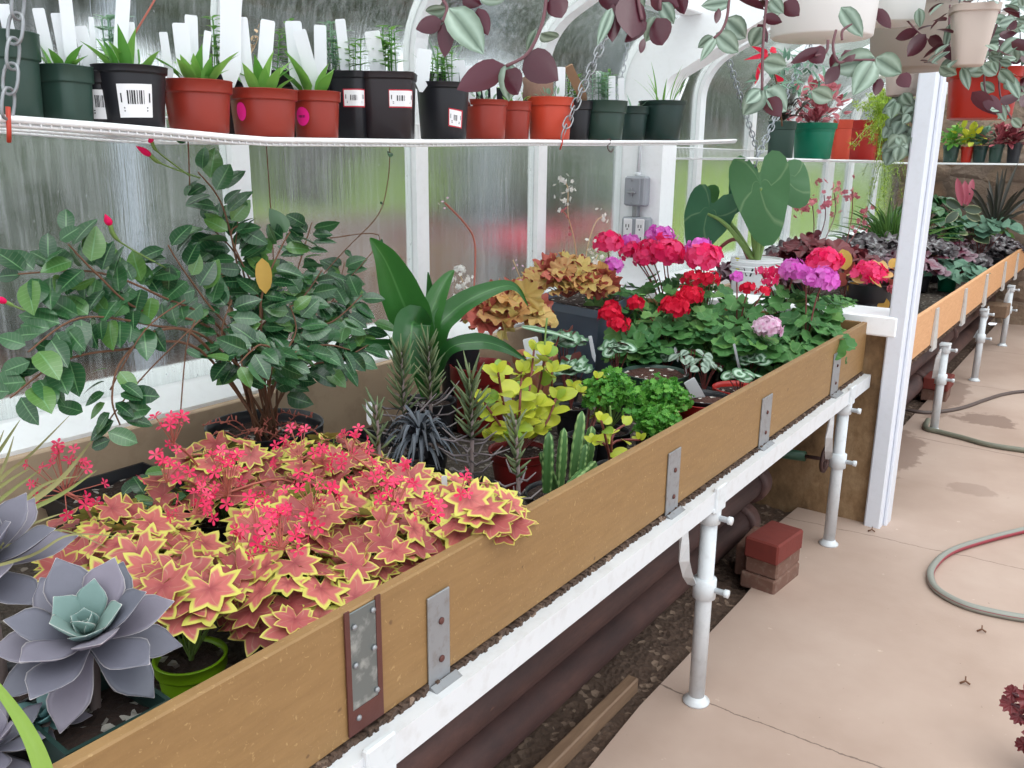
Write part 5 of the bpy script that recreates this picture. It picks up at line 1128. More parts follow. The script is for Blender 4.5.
# stick succulents: a pale stem with pencil leaves all round
def stickplant(lb, px, py, top, x, lean=0., lower=16, upper=38, ln=.064, potc='black', grey=.5):
    b = at(px, py, x=x); t = at(*top, x=x); c = V(b[0], b[1], BED); p = PT('pencil_leaved_succulent', lb, 'succulent', c, None); gpot(p, c[0], c[1], .05, .09, potc); s = MB(); base = c + V(0, 0, .08); path = smooth([base, (base + t)/2 + V(.002, .003, 0), t], 8); s.tube(path, [.0055 - .0025*i/len(path) for i in range(len(path))], 7); p.part('stem', s, S['grey'])
    g = MB(); w_ = MB(); H_ = t - base
    for i in range(upper):
        u = .45 + .55*i/upper; az = i*2.4; d = rdir(18 + 32*u, 34 + 38*u, az); q = base + H_*u; e = q + d*ln*R.uniform(.8, 1.15); g.tube([q, (q + e)/2 + V(0, 0, -.002), e], [.0024, .0034, .001], 5, rnd=R.random())
    for i in range(lower):
        u = .12 + .4*i/lower; az = i*2.4; d = rdir(-6, 26, az); q = base + H_*u; l = ln*R.uniform(1., 1.7); e = q + d*l + V(0, 0, .018); w_.tube([q, q + d*l*.55 - V(0, 0, .002), e], [.0018, .0028, .001], 5, rnd=R.random())
    p.part('upper_foliage', g, L['stick']); p.part('lower_foliage', w_, L['stickgrey']); return p
stickplant('grey pencil-leaved succulent in front of the drooping strap leaf', 404, 445, (401, 352), -1.36)
stickplant('grey pencil-leaved succulent just right of the drooping strap leaf', 430, 440, (428, 346), -1.38)
stickplant('green-topped pencil-leaved succulent between the charcoal tuft and the lime plant', 471, 470, (470, 378), -1.13, upper=44, ln=.062)
stickplant('slender pencil-leaved succulent beside the clustered cactus', 518, 512, (515, 420), -.93, upper=26, lower=10, ln=.036)
stickplant('low pencil-leaved succulent behind the back row of geraniums', 378, 470, (376, 405), -1.22, upper=18, lower=8, ln=.045)
p = PT('charcoal_tuft', 'tuft of drooping charcoal leaves behind the pink geranium blooms', 'succulent', at(420, 470, x=-1.22)); b = at(420, 436, x=-1.24); a = MB()
gpot(p, b[0], b[1], .06, .10, 'black')
for i in range(110):
    az = i*2.4; el = R.uniform(-5, 55); d = rdir(el, el + 8, az); l = R.uniform(.06, .11); q0 = b + V(0, 0, R.uniform(-.03, .02)); e = q0 + d*l*.6; f = q0 + d*l + V(0, 0, -l*.55); ribbon(a, [q0, e, f], [.006, .009, .002], V(0, 0, 1) + d*.3, .2, None, 3)
p.part('foliage', a, L['dark'])
# clustered cactus: four-ribbed upright columns
p = PT('clustered_cactus', 'clump of ribbed green cactus columns at the board beside the lime plant', 'cactus', at(568, 505, x=-.95)); gpot(p, -.95, 1.52, .075, .085, 'black')
def cact(px0, py0, px1, py1, x, r):
    b = at(px0, py0, x=x); t = at(px1, py1, x=x); m = 24; n = 14; vs = []; uv = []; F = []; d = t - b; ax = nrm(d); e1 = nrm(np.cross(ax, V(.4, 1, 0))); e2 = np.cross(ax, e1); tw = R.uniform(0, 6)
    for i in range(n + 1):
        u = i/n; rr = r*(.72 + .36*math.sin(PI*min(1, u*.9 + .1)))*(1 if u < .85 else max(.06, math.sqrt(max(0, 1 - ((u-.85)/.152)**2))))
        for j in range(m):
            th = 2*PI*j/m; k = .62 + .38*abs(math.cos(2*th))**1.4; k *= 1 + (.06*(1 if i % 2 else -1) if k > .85 else 0); vs.append(b + d*u + (e1*math.cos(th + tw) + e2*math.sin(th + tw))*rr*k); uv.append((max(0, (k-.62)/.38), u))
    for i in range(n):
        for j in range(m): F.append((i*m+j, i*m+(j+1) % m, (i+1)*m+(j+1) % m, (i+1)*m+j))
    F.append(tuple(n*m+j for j in range(m))); a = MB(); a.add(vs, F, uv, R.random()); p.part('column', a, L['cactus'])
for q in ((547, 492, 549, 432, -.945, .014), (560, 486, 564, 428, -.98, .012), (573, 480, 582, 411, -.96, .0155), (586, 470, 592, 426, -.975, .013), (566, 492, 596, 462, -.915, .014), (556, 490, 541, 452, -.96, .012), (580, 482, 586, 444, -.925, .011)): cact(*q)
# lime-leaved plant
def limeplant(lb, stems, X, base, leaf, potr=None, nl=7, spike=None, potmat='black', start=.3, mix=.5):
    p = PT('lime_leaved_plant', lb, 'plant', V(base[0], base[1], BED)); 
    if potr: gpot(p, base[0], base[1], potr, .095, potmat)
    s = MB(); a = MB()
    for px in stems:
        q = smooth([V(*base)] + [at(x, y, x=X + R.uniform(-.04, .05)) for x, y in px], 5); s.tube(q, .003, 6); n = len(q)
        for i in range(nl):
            u = start + (1 - start)*i/(nl - 1); k = min(n - 1, int(u*(n - 1))); az = i*2.4 + R.uniform(0, 1); d = rdir(0, 45, az); put(a, TP['broad'], q[k], d, jit(V(.3, -.4, 1), .3), leaf*R.uniform(.8, 1.25), leaf*R.uniform(.65, .8))
        for e in (0, 2, 4): put(a, TP['broad'], q[-1], rdir(40, 70, e + R.uniform(0, 1)), V(.3, -.4, .5), leaf*.7, leaf*.42)
    p.part('stems', s, S['maroon']); p.part('foliage', a, L['lime'])
    if spike:
        s = MB(); q = [at(x, y, x=X) for x, y in spike]; s.tube(smooth(q, 4), .0028, 6); p.part('flower_spike', s, S['stem'])
    return p
limeplant('large lime-yellow leaved plant with a tall thin spike in the middle of the bench', [[(505, 410), (498, 372)], [(520, 400), (522, 372)], [(535, 405), (545, 355)], [(548, 410), (552, 372)], [(515, 415), (512, 392)], [(540, 418), (572, 388)], [(528, 400), (534, 350)], [(500, 425), (482, 400)], [(545, 425), (556, 398)], [(512, 428), (490, 440)], [(530, 425), (535, 405)]], -1.17, (-1.17, 1.68, BED + .08), -.0+.05, .075, 9, [(543, 372), (545, 340), (547, 318)], 'deepred')
limeplant('small lime-leaved cutting beside a pebble at the board', [[(606, 440), (601, 420)], [(612, 438), (626, 424)], [(606, 446), (592, 442)], [(612, 444), (640, 440)]], -.92, (-.92, 1.72, BED + .06), .034, .045, 4, [(611, 425), (610, 406)])
limeplant('lime and green low sprouts behind the cactus columns', [[(600, 395), (597, 378)], [(590, 400), (580, 392)], [(604, 400), (612, 388)]], -1.12, (-1.10, 1.88, BED + .05), .034, .045, 4)
mb = MB(); c = at(617, 458, x=-.90); blob(mb, c, .022, .02, .02, 9, 8, .12); single('pebble', mb, M['cork'], 'rounded brown pebble beside the small lime cutting', 'pebble', loc=c)
# curly parsley
def parsley(lb, px, py, wpx, hpx, x):
    c = at(px, py + hpx*.35, x=x); s = pxsize(c, 1); rad = wpx*s/2; p = PT('curly_parsley', lb, 'herb', V(c[0], c[1], BED), None); gpot(p, c[0], c[1], .058, .085, 'black'); a = MB(); st = MB(); b = V(c[0], c[1], BED + .085); cc = at(px, py, x=x)
    for i in range(340):
        z = 1 - (i + .5)/340*1.45; ph = i*2.39996; q_ = math.sqrt(max(0, 1 - z*z)); d = V(q_*math.cos(ph), q_*math.sin(ph), z); k = 1 + .18*math.sin(3*ph)*math.cos(2*z*3); q = cc + d*rad*V(1, 1, hpx/wpx)*k*R.uniform(.6, 1.02)
        put(a, TP['ruff'], q, nrm(V(d[0], d[1], 0) + jit(V(0, 0, 0), .5)), jit(d + V(0, 0, .5), .5), R.uniform(.007, .013))
        if i % 12 == 0: st.tube([b, (b + q)/2, q], .0012, 4, cap=False)
    p.part('foliage', a, L['parsley']); p.part('stalks', st, S['stem'])
parsley('clump of curly parsley between the lime cutting and the other parsley clumps', 610, 395, 56, 52, -1.08)
parsley('clump of curly parsley in front of the green soil-filled pot', 662, 399, 54, 42, -1.0)
parsley('small clump of curly parsley closest to the board', 658, 424, 50, 36, -.935)
mb = MB(); c = at(672, 420, x=-.90)
for i in range(10): put(mb, TP['lance'], jit(c, .008), rdir(-10, 60), V(0,0,1), .025, .008)
single('red_sprout', mb, L['coleus'], 'tiny red sprout between the parsley and the board', 'plant', loc=c)
# pots near the board
c = V(-1.20, 2.50, BED); p = PT('flower_pot', 'wide green pot of speckled soil behind the parsley', 'pot', c); gpot(p, c[0], c[1], .108, .13, 'greenpot', soil='perlite', fill=.93)
plant_tag('clear tag standing at the rim of the wide green soil pot', c + V(.085, .05, .115), c + V(.085, .05, .185), .007)
c = V(-.945, 2.30, BED); p = PT('flower_pot', 'red pot with a black pot nested in it, by the board', 'pot', c); gpot(p, c[0], c[1], .09, .125, 'redpot', soil=None); c2 = c + V(0, 0, .03); 
p2 = PT('flower_pot', 'black pot nested inside the red pot by the board', 'pot', c2); gpot(p2, c2[0], c2[1], .078, .105, 'black', z=c2[2], soil='perlite')
c = V(-.915, 2.52, BED); p = PT('flower_pot', 'second red pot behind the nested red and black pots', 'pot', c); gpot(p, c[0], c[1], .088, .12, 'redpot')
plant_tag('white tag leaning out of the nested black pot by the board', at(703, 404, x=-.97), at(689, 380, x=-.97), pxsize(c, 11))
plant_tag('large pale tag behind the lime-leaved plant', at(537, 372, x=-1.25), at(530, 338, x=-1.25), pxsize(at(537, 372, x=-1.25), 15))
plant_tag('thin upright white label behind the lime-leaved plant stems', at(509, 425, x=-1.24), at(506, 386, x=-1.24), pxsize(c, 9))
plant_tag('white stake tag beside the striped begonia', at(595, 362, x=-1.36), at(590, 336, x=-1.36), .012)
plant_tag('bluish tag behind the geraniums left of the charcoal tuft', at(370, 425, x=-1.35), at(369, 402, x=-1.35), .014)
plant_tag('white tag among the geranium leaves left of the overhanging leaves', at(446, 506, x=-.98), at(444, 476, x=-.98), .0105)
plant_tag('thin tag in the green geranium foliage above the red pots', at(741, 376, x=-1.0), at(734, 344, x=-1.0), .008)
plant_tag('small white tag low in the green geranium foliage', at(678, 362, x=-1.2), at(675, 348, x=-1.2), .009)
# silver-leaved begonias and other small pot plants
def leafpot(lb, name, px, py, x, T, mat, n, size, rad, pot_=(.05, .09, 'black'), hz=.06, flat=(1, 1, .6), stem='maroon', up=.9, cat='plant', group=None, z=BED, rnd=None, el=(5, 85)):
    c0 = at(px, py, x=x); c = V(c0[0], c0[1], z); p = PT(name, lb, cat, c, group); h = pot_[1]; gpot(p, c[0], c[1], pot_[0], h, pot_[2], z=z) if pot_[0] else None; a = MB(); st = MB(); cc = V(c0[0], c0[1], max(c0[2] - rad*flat[2]*.6, z + h)); dome(a, TP[T], cc, rad, n, size, up, el, flat, .6, stems=st, base=V(c[0], c[1], z + h*.9)); p.part('foliage', a, L[mat])
    if st.v: p.part('stalks', st, S[stem])
    return p
p = leafpot('striped begonia with one long silver-edged leaf in front of the slate planter', 'silver_begonia', 566, 338, -1.42, 'round_', 'begonia', 14, .036, .045)
leafpot('silver-veined begonia low behind the lime-leaved plant', 'silver_begonia', 572, 366, -1.28, 'round_', 'begonia', 12, .038, .045)
leafpot('round-leaved silver begonia right of the white stake tag', 'silver_begonia', 618, 346, -1.32, 'disc', 'begonia', 16, .026, .045)
leafpot('silvery small-leaved plant behind the wide green soil pot', 'silver_trailing_plant', 668, 352, -1.26, 'disc', 'begonia', 22, .022, .06)
leafpot('low silver plant along the rim of the wide green soil pot', 'silver_trailing_plant', 612, 380, -1.22, 'disc', 'begonia', 14, .032, .045)
leafpot('white-marked trailing plant between the soil pot and the red pots', 'silver_trailing_plant', 692, 352, -1.10, 'ovate', 'trad', 16, .034, .05)
leafpot('pale trailing plant behind the second red pot', 'silver_trailing_plant', 706, 362, -1.04, 'ovate', 'trad', 18, .03, .045)
leafpot('pale green rosette plant under the pink-white geranium', 'pale_rosette_plant', 752, 356, -.98, 'disc', 'begonia', 16, .03, .05)
leafpot('small pale green plant against the board right of the red pots', 'pale_rosette_plant', 742, 374, -.90, 'disc', 'begonia', 14, .024, .042)
a = MB(); b0 = at(520, 328, x=-1.44)
p = PT('silver_begonia', 'big horizontal silver-edged begonia leaf across the slate planter foot', 'plant', V(b0[0] + .05, b0[1] + .02, BED)); gpot(p, b0[0] + .05, b0[1] + .02, .045, .08, 'black'); ribbon(a, [at(522, 326, x=-1.46), at(540, 328, x=-1.42), at(560, 333, x=-1.40), at(578, 341, x=-1.38)], [.015, .05, .055, .02], V(.2, -.2, 1), -.1); p.part('leaf', a, L['begonia']); a = MB(); a.tube([V(b0[0] + .05, b0[1] + .02, BED + .07), at(560, 333, x=-1.40)], .003, 6); p.part('stalk', a, S['maroon'])
# slate square planter with caramel heuchera
A, B_, C_ = at(535, 299, z=.93), at(599, 312, z=.93), at(635, 294, z=.93); D_ = A + C_ - B_
pts = [tuple(q[:2]) for q in (A, B_, C_, D_)]; cc = (A + C_)/2; p = PT('planter_box', 'slate-grey square planter holding caramel coral bells by the broad arch', 'planter', V(cc[0], cc[1], BED)); sqpot_world(p, pts, BED, .935, M['slate'], taper=.80, lip=.016, th=.01)
def heuchera(p, c, rad, n, size, mat, flat=(1, 1, .6), T='heu', el=(0, 88)):
    a = MB(); st = MB(); dome(a, TP[T], c, rad, n, size, .5, el, flat, .5, stems=st, base=c - V(0, 0, .04), jitter=.45); p.part('foliage', a, L[mat]); p.part('stalks', st, S['rose'])
heuchera(p, at(568, 287, x=-1.66), -.0+.15, 60, .062, 'caramel', (1., 1., .62), T='ruff')
def airy(p, pts, X, seeds, mat='white', n=4, s=.009, stem='straw', th=.0022, spread=.012):
    q = smooth([at(x, y, x=X) for x, y in pts], 5); a = MB(); a.tube(q, th, 5); so_ = p.part('flower_stalk', a, S[stem]); f = MB()
    for (x, y, k) in seeds:
        for _ in range(k): c = jit(at(x, y, x=X), spread); floret(f, c, rdir(-20, 60), s*R.uniform(.7, 1.2), R.random(), 5, .8, .5)
    p.part('blossoms', f, L[mat], so_)
airy(p, [(579, 278), (574, 240), (568, 215), (568, 190), (565, 182)], -1.66, [(560, 182, 6), (567, 180, 5), (564, 198, 6), (571, 190, 4), (566, 205, 3)])
airy(p, [(577, 275), (576, 250), (570, 222), (562, 210)], -1.66, [(563, 213, 3), (570, 230, 2)], 'dustpink', stem='rose')
airy(p, [(584, 274), (588, 245), (596, 222), (604, 216)], -1.64, [(600, 214, 4), (604, 219, 3), (590, 240, 2)])
airy(p, [(584, 276), (594, 262), (598, 255)], -1.6, [(590, 258, 9), (596, 262, 8), (588, 268, 6)], spread=.02)
p = PT('coral_bells', 'caramel coral bells with a tall bare stalk between the strap leaves and the slate planter', 'plant', V(-1.64, 2.45, BED)); gpot(p, -1.64, 2.45, .08, .14, 'terra'); heuchera(p, at(505, 318, x=-1.62), .12, 40, .062, 'caramel', (1, 1, .8), T='ruff')
airy(p, [(472, 330), (474, 290), (475, 245), (466, 225), (445, 203)], -1.66, [(443, 204, 3), (446, 198, 2)], 'palepink', s=.005, stem='rose', th=.003)
airy(p, [(480, 330), (470, 300), (460, 275)], -1.66, [(459, 265, 5), (463, 272, 5), (456, 280, 6), (462, 288, 6), (458, 296, 5), (470, 285, 3)], spread=.014)
airy(p, [(525, 292), (519, 275), (513, 260)], -1.66, [(513, 262, 2), (517, 270, 2), (521, 280, 2)], 'palepink', s=.006)
# ------------------------------------------------------------------ green-leaved geraniums
def geranium(lb, x, y, ztop, rad, n, size, heads, flat=(1, 1, .85), potmat='greenpot'):
    p = PT('geranium', lb, 'plant', (x, y, BED), None); gpot(p, x, y, .072, .12, potmat); c = V(x, y, ztop - rad*flat[2]); a = MB(); st = MB(); base = V(x, y, BED + .11)
    dome(a, TP['round_'], c, rad, n, size, .65, (-30, 88), flat, .6, shell=(.6, 1.06), stems=st, base=base, jitter=.32); p.part('foliage', a, L['ger']); st.tube([base, c], .006, 6); p.part('stalks', st, S['stem'])
    for (px, py, wpx, mat, yy, nn, op) in heads:
        f = at(px, py, y=yy); r_ = pxsize(f, wpx)/2; s_ = MB(); s_.tube(smooth([base, (base + f)/2 + V(0, 0, .03), f - V(0, 0, r_*.5)], 4), .0028, 6); so_ = p.part('flower_stalk', s_, S['maroon'])
        fl = umbel(f - V(0, 0, r_*.2), r_*.9, max(.013, r_*.27), int(nn*(1.7 if not op else 1.1)), .72, wide=.95); p.part('flower_head', fl, L[mat])
GR = [('geranium with a red-pink head beside the slate planter and the outlet box', -1.62, 2.98, .98, .15, 46, .042, ((608, 241, 30, 'hot', 3.0, 40, 0), (613, 264, 22, 'magenta', 2.95, 26, 0))),
      ('geranium with deep pink and magenta heads just under the outlet box', -1.52, 3.28, 1.0, .16, 44, .042, ((632, 249, 26, 'hot', 3.3, 30, 0), (630, 240, 20, 'magenta', 3.34, 24, 0), (660, 234, 30, 'magenta', 3.36, 36, 0), (650, 246, 24, 'hot', 3.3, 30, 0), (667, 250, 40, 'hot', 3.24, 54, 0), (646, 256, 26, 'hot', 3.2, 34, 0))),
      ('geranium with large red and magenta heads in the centre of the group', -1.34, 3.22, 1.0, .15, 44, .042, ((700, 246, 28, 'magenta', 3.3, 34, 0), (704, 255, 38, 'hot', 3.2, 54, 0), (692, 250, 20, 'magenta', 3.3, 20, 0), (694, 277, 26, 'scarlet', 3.1, 20, 1), (710, 277, 22, 'scarlet', 3.1, 16, 1))),
      ('geranium with twin scarlet heads low in the front of the group', -1.30, 2.82, .95, .15, 52, .044, ((675, 304, 30, 'scarlet', 2.78, 44, 0), (690, 294, 27, 'scarlet', 2.86, 38, 0), (636, 302, 18, 'scarlet', 2.75, 16, 1))),
      ('geranium with a ragged scarlet head against the slate planter', -1.37, 2.66, .90, .105, 34, .042, ((610, 313, 26, 'scarlet', 2.62, 26, 1), (620, 322, 24, 'scarlet', 2.58, 22, 1), (612, 306, 20, 'scarlet', 2.66, 14, 1))),
      ('geranium mostly in leaf with two small red buds, right of the scarlet heads', -1.14, 3.05, .94, .15, 50, .043, ((748, 287, 17, 'scarlet', 3.05, 14, 1), (764, 290, 10, 'scarlet', 3.05, 6, 1), (737, 276, 12, 'magenta', 3.15, 12, 1))),
      ('geranium with a pale pink-white head nearest the board', -1.02, 2.86, .87, .13, 46, .042, ((768, 325, 31, 'palepink', 2.82, 46, 0),)),
      ('geranium with a magenta head and a loose pink head before the white bucket', -1.08, 3.36, .98, .14, 44, .042, ((794, 268, 30, 'magenta', 3.36, 40, 0), (776, 272, 22, 'hot', 3.36, 18, 1), (762, 270, 14, 'hot', 3.36, 9, 1), (770, 280, 16, 'hot', 3.3, 10, 1))),
      ('geranium with the large rose-red head in front of the maroon leaves', -.97, 3.42, .94, .12, 40, .042, ((825, 258, 35, 'hot', 3.44, 60, 0),)),
      ('geranium with a magenta head overhanging the far end of the board', -.93, 3.2, .90, .14, 46, .044, ((822, 277, 34, 'magenta', 3.24, 44, 0), (806, 273, 18, 'magenta', 3.3, 18, 0)))]
for t in GR: geranium(*t)
p = leafpot('plain green geranium seedling between the soil pot and the scarlet heads', 'geranium', 640, 345, -1.34, 'round_', 'ger', 34, .036, .10, (.06, .1, 'greenpot'), flat=(1, 1, .7), stem='stem')
p = leafpot('plain green geranium in the far corner of the near bench', 'geranium', 835, 305, -.98, 'round_', 'ger', 36, .038, .11, (.06, .1, 'greenpot'), flat=(1, 1, .7), stem='stem')
p = leafpot('plain green geranium at the middle of the far part of the board', 'geranium', 790, 350, -.93, 'round_', 'ger', 34, .038, .10, (.06, .1, 'greenpot'), flat=(1, 1, .7), stem='stem')
p = leafpot('plain green geranium in front of the pale pink-white bloom', 'geranium', 745, 340, -1.02, 'round_', 'ger', 36, .038, .10, (.06, .1, 'greenpot'), flat=(1, 1, .7), stem='stem')
p = leafpot('plain green geranium behind the silver plants and the wide soil pot', 'geranium', 705, 325, -1.2, 'round_', 'ger', 40, .04, .12, (.06, .1, 'greenpot'), flat=(1, 1, .7), stem='stem')
# ------------------------------------------------------------------ far bench, beyond the low cross wall
def fpos(px, py, x): c = at(px, py, x=x); return c
# elephant ear in a white bucket
c = at(757, 258, y=3.95); bc = V(c[0], c[1], BED2); br = pxsize(c, 50)/2; bh = c[2] - BED2
p = PT('elephant_ear', 'elephant ear plant with huge heart-shaped leaves in a white lettered bucket', 'plant', bc); p.pc = bc
ob = add_pot(p, bc, br, bh, M['bucket'], band=.1, taper=.86, fill=.93)
a = MB()
for k in range(3): a.lathe([(br*1.005, bh*(.86 + k*.05)), (br*1.03, bh*(.865 + k*.05)), (br*1.03, bh*(.875 + k*.05)), (br*1.005, bh*(.88 + k*.05))], bc, 32)
p.part('rim_rings', a, M['bucket'], ob)
_, info = pot_patch(bc, br, bh, 748.5, 273, 10, 9, M['bucket'], p, ob, 'label_patch', taper=.86, band=.1, off=.0008); surf, th0, z0, dth, hz, tl = info; a = MB()
def stroke(xa, za, xb, zb, w):
    vs = []
    for (x, z), s in (((xa, za), -1), ((xa, za), 1), ((xb, zb), 1), ((xb, zb), -1)): q = surf(th0 - dth*(x + s*w), z0 + hz*z); vs.append(q + nrm(V(q[0] - bc[0], q[1] - bc[1], 0))*.001)
    a.add(vs, [(0, 1, 2, 3)], flat=True)
stroke(-.85, .9, -.4, -.9, .16); stroke(-.4, -.9, 0, .5, .10); stroke(0, .5, .4, -.9, .16); stroke(.4, -.9, .85, .9, .10); stroke(-1.1, .9, -.6, .86, .12); stroke(.6, .9, 1.1, .86, .12)
o = p.part('letter_w', a, M['ink'], ob); fix_normals(o); o['label'] = 'dark letter W'
a = MB(); _, i2 = pot_patch(bc, br, bh, 737, 264, 6, 12, L['yellow'], p, ob, 'yellow_print', taper=.86, band=.1)
st = MB(); s0 = bc + V(0, 0, bh*.93)
def ear(att, tip, wpx, y, nrm_, curve=.1, stemmid=None):
    A = at(*att, y=y); T = at(*tip, y=y - .03); d = T - A; l = math.sqrt(d @ d); m = MB(); v, F, uv = TP['heart']; dd = nrm(d); n = np.asarray(nrm_, float); n = nrm(n - dd*(n @ dd)); yv = np.cross(n, dd); W = pxsize(A, wpx)/1.5
    m.add(A + v[:, :1]*l*dd + v[:, 1:2]*W*yv + v[:, 2:3]*l*.9*n, F, uv, R.random()); p.part('leaf', m, L['ear']); q = [s0, (s0 + A)/2 + V(*(stemmid or (0, 0, .05))), A]; st.tube(smooth(q, 6), [.014 - .0007*i for i in range(13)], 8)
ear((761, 188), (769, 246), 66, 3.88, CAM - bc + V(0, 0, 1.5))
ear((788, 180), (804, 206), 50, 4.12, CAM - bc + V(.6, 0, 1.2))
ear((708, 214), (692, 254), 58, 3.92, CAM - bc + V(-.3, 0, 1.6), stemmid=(-.02, -.02, .06))
ear((704, 204), (716, 186), 30, 4.05, V(.5, -.8, .6)); ear((742, 182), (734, 214), 30, 4.05, V(.5, -.8, .4))
a = MB(); a.tube(smooth([s0 + V(-.03, 0, 0), at(738, 240, y=3.95), at(722, 246, y=3.95), at(712, 262, y=3.95)], 5), .009, 8); p.part('dead_stalk', a, S['maroon'])
p.part('leaf_stalks', st, S['stem'])
# red-flowered pot at the white post
c = at(868, 308, y=4.05); p = PT('red_flowered_begonia', 'yellow and orange leaved begonia with a red head, in a black pot beside the post', 'plant', V(c[0], c[1], BED2)); r_ = pxsize(c, 44)/2; zt = at(868, 283, y=4.05)[2]; gpot(p, c[0], c[1], r_, zt - BED2, 'black', z=BED2)
a = MB(); dome(a, TP['disc'], V(c[0], c[1], zt), .11, 14, .036, .5, (0, 80), (1.1, 1.1, .8)); p.part('foliage', a, L['caramel']); a = MB()
for x, y, ln, an in ((846, 270, 22, 100), (850, 282, 18, -60), (860, 292, 22, -70), (890, 268, 12, 60), (886, 298, 16, -110)):
    q = at(x, y, y=4.0); t = math.radians(an); put(a, TP['broad'], q, RIGHT*math.cos(t) + UPV*math.sin(t), CAM - q, pxsize(q, ln), pxsize(q, ln*.7))
p.part('yellow_leaves', a, L['yl']); p.part('flower_head', umbel(at(870, 274, y=4.0), .066, .024, 60, .7), L['hot']); p.part('flower_head', umbel(at(893, 290, y=3.98), .022, .016, 12, .8), L['dustpink'])
# maroon coral bells and the dark leafy mass
def far(lb, name, px, py, x, T, mat, n, size, rad, potc='black', **k):
    return leafpot(lb, name, px, py, x, T, mat, n, size, rad, (.07, .11, potc), z=BED2, **k)
p = far('tall maroon-leaved plant with airy pink-red blossom beside the elephant ear', 'maroon_coral_bells', 812, 250, -1.45, 'heu', 'maroon', 40, .085, .17, flat=(1.1, 1.1, .9))
for pts, sd in (([(812, 250), (814, 225), (812, 200)], [(804, 205, 6), (800, 212, 7), (808, 200, 5)]), ([(815, 250), (825, 220), (824, 195)], [(818, 192, 4), (824, 196, 5), (828, 205, 4)]), ([(820, 250), (835, 215), (834, 192)], [(834, 190, 4), (838, 200, 5), (832, 208, 3)])): airy(p, pts, -1.45, sd, 'dustpink', s=.018, stem='purple', th=.003, spread=.03)
for pts, sd in (([(846, 245), (852, 215), (852, 190)], [(852, 188, 4), (855, 198, 4), (849, 205, 3)]), ([(848, 245), (862, 222), (868, 208)], [(862, 215, 5), (868, 210, 5), (858, 224, 4), (866, 226, 4)])): airy(p, pts, -1.45, sd, 'dustpink', s=.018, stem='maroon', th=.003, spread=.03)
far('maroon-leaved plant with bold pointed leaves left of the red-flowered pot', 'maroon_coral_bells', 848, 258, -1.30, 'heu', 'maroon', 26, .10, .15, flat=(1, 1, .7))
DK = [(760, 268, -1.55, 'purple', 'small dark coral bells at the foot of the white bucket'), (788, 262, -1.62, 'maroon', 'maroon coral bells between the bucket and the rose-red head'), (800, 250, -1.72, 'darkhe', 'charcoal coral bells at the sill behind the maroon plant'), (880, 258, -1.30, 'darkhe', 'charcoal coral bells above the red-flowered pot'), (862, 243, -1.55, 'darkhe', 'charcoal coral bells at the sill end left of the fern'), (888, 246, -1.45, 'darkhe', 'charcoal coral bells under the dark grassy plant'), (905, 262, -1.1, 'purple', 'purple coral bells hard against the left of the white post'),
      (940, 250, -1.15, 'purple', 'purple coral bells just right of the white post'), (962, 256, -1.05, 'darkhe', 'silver-charcoal coral bells above the sage-green plant'), (985, 250, -1.0, 'darkhe', 'silver-charcoal coral bells at the pine board near its middle'), (972, 240, -1.15, 'purple', 'purple coral bells under the variegated rubber plant'), (925, 244, -1.15, 'darkhe', 'dark coral bells behind the post in front of the stone wall'), (1000, 243, -.93, 'darkhe', 'silver-charcoal coral bells under the far sage clump'), (1020, 232, -.95, 'purple', 'purple coral bells at the far end of the pine board')]
for px, py, x, m_, lb in DK: far(lb, 'dark_coral_bells', px, py, x, 'heu', m_, 34, .085, .17, flat=(1.1, 1.1, .55), group=None)
far('sage-green low plant in a green pot behind the pine board', 'sage_plant', 948, 276, -1.0, 'lance', 'teal', 150, .07, .19, 'ltgreen', flat=(1.1, 1.1, .6))
far('blue-green clump further along the pine board', 'sage_plant', 1012, 226, -1.05, 'lance', 'teal', 110, .09, .22, flat=(1, 1, .9)); far('bright green tuft before the blue-green clump', 'green_tuft', 992, 232, -1.05, 'lance', 'grass', 90, .08, .14)
far('dark leafy shrub right behind the white post', 'dark_shrub', 928, 212, -1.35, 'ovate', 'mand', 110, .12, .3, flat=(.7, .7, 1.2)); far('blue-grey leafy plant below the dark spiky plant', 'blue_leafed_plant', 985, 220, -1.0, 'broad', 'teal', 50, .12, .22)
# variegated rubber plant with a red shoot
p = far('variegated rubber plant with a red shoot, in front of the stone wall', 'rubber_plant', 962, 225, -1.15, 'ovate', 'rubber', 20, .12, .2, flat=(.9, .9, .8)); a = MB()
for x, y, an, ln in ((962, 206, 100, 30), (967, 206, 78, 30), (965, 205, 90, 26)): q = at(x, y, x=-1.1); t = math.radians(an); put(a, TP['broad'], q, RIGHT*math.cos(t) + UPV*math.sin(t), CAM - q, pxsize(q, ln), pxsize(q, 7))
p.part('red_shoot', a, L['red'], label='upright red new leaves'); a = MB()
for x, y, an, ln in ((964, 208, -10, 20), (960, 208, 150, 16), (958, 212, -140, 16), (966, 212, -30, 18)): q = at(x, y, x=-1.08); t = math.radians(an); put(a, TP['broad'], q, RIGHT*math.cos(t) + UPV*math.sin(t), CAM - q, pxsize(q, ln), pxsize(q, 9))
p.part('pale_edged_leaves', a, L['rubber'])
c = at(995, 222, x=-.92); p = PT('spiky_plant', 'dark spiky plant with sword leaves before the stone wall', 'plant', V(c[0], c[1], BED2)); gpot(p, c[0], c[1], .08, .12, 'black', z=BED2); a = MB()
for i in range(26):
    d = rdir(25, 85); l = R.uniform(.3, .62); q = V(c[0], c[1], c[2] - .05); ribbon(a, [q, q + d*l*.6, q + d*l + V(0, 0, -.06)], [.02, .026, .003], CAM - q, .2, None, 4)
p.part('blades', a, L['spike'])
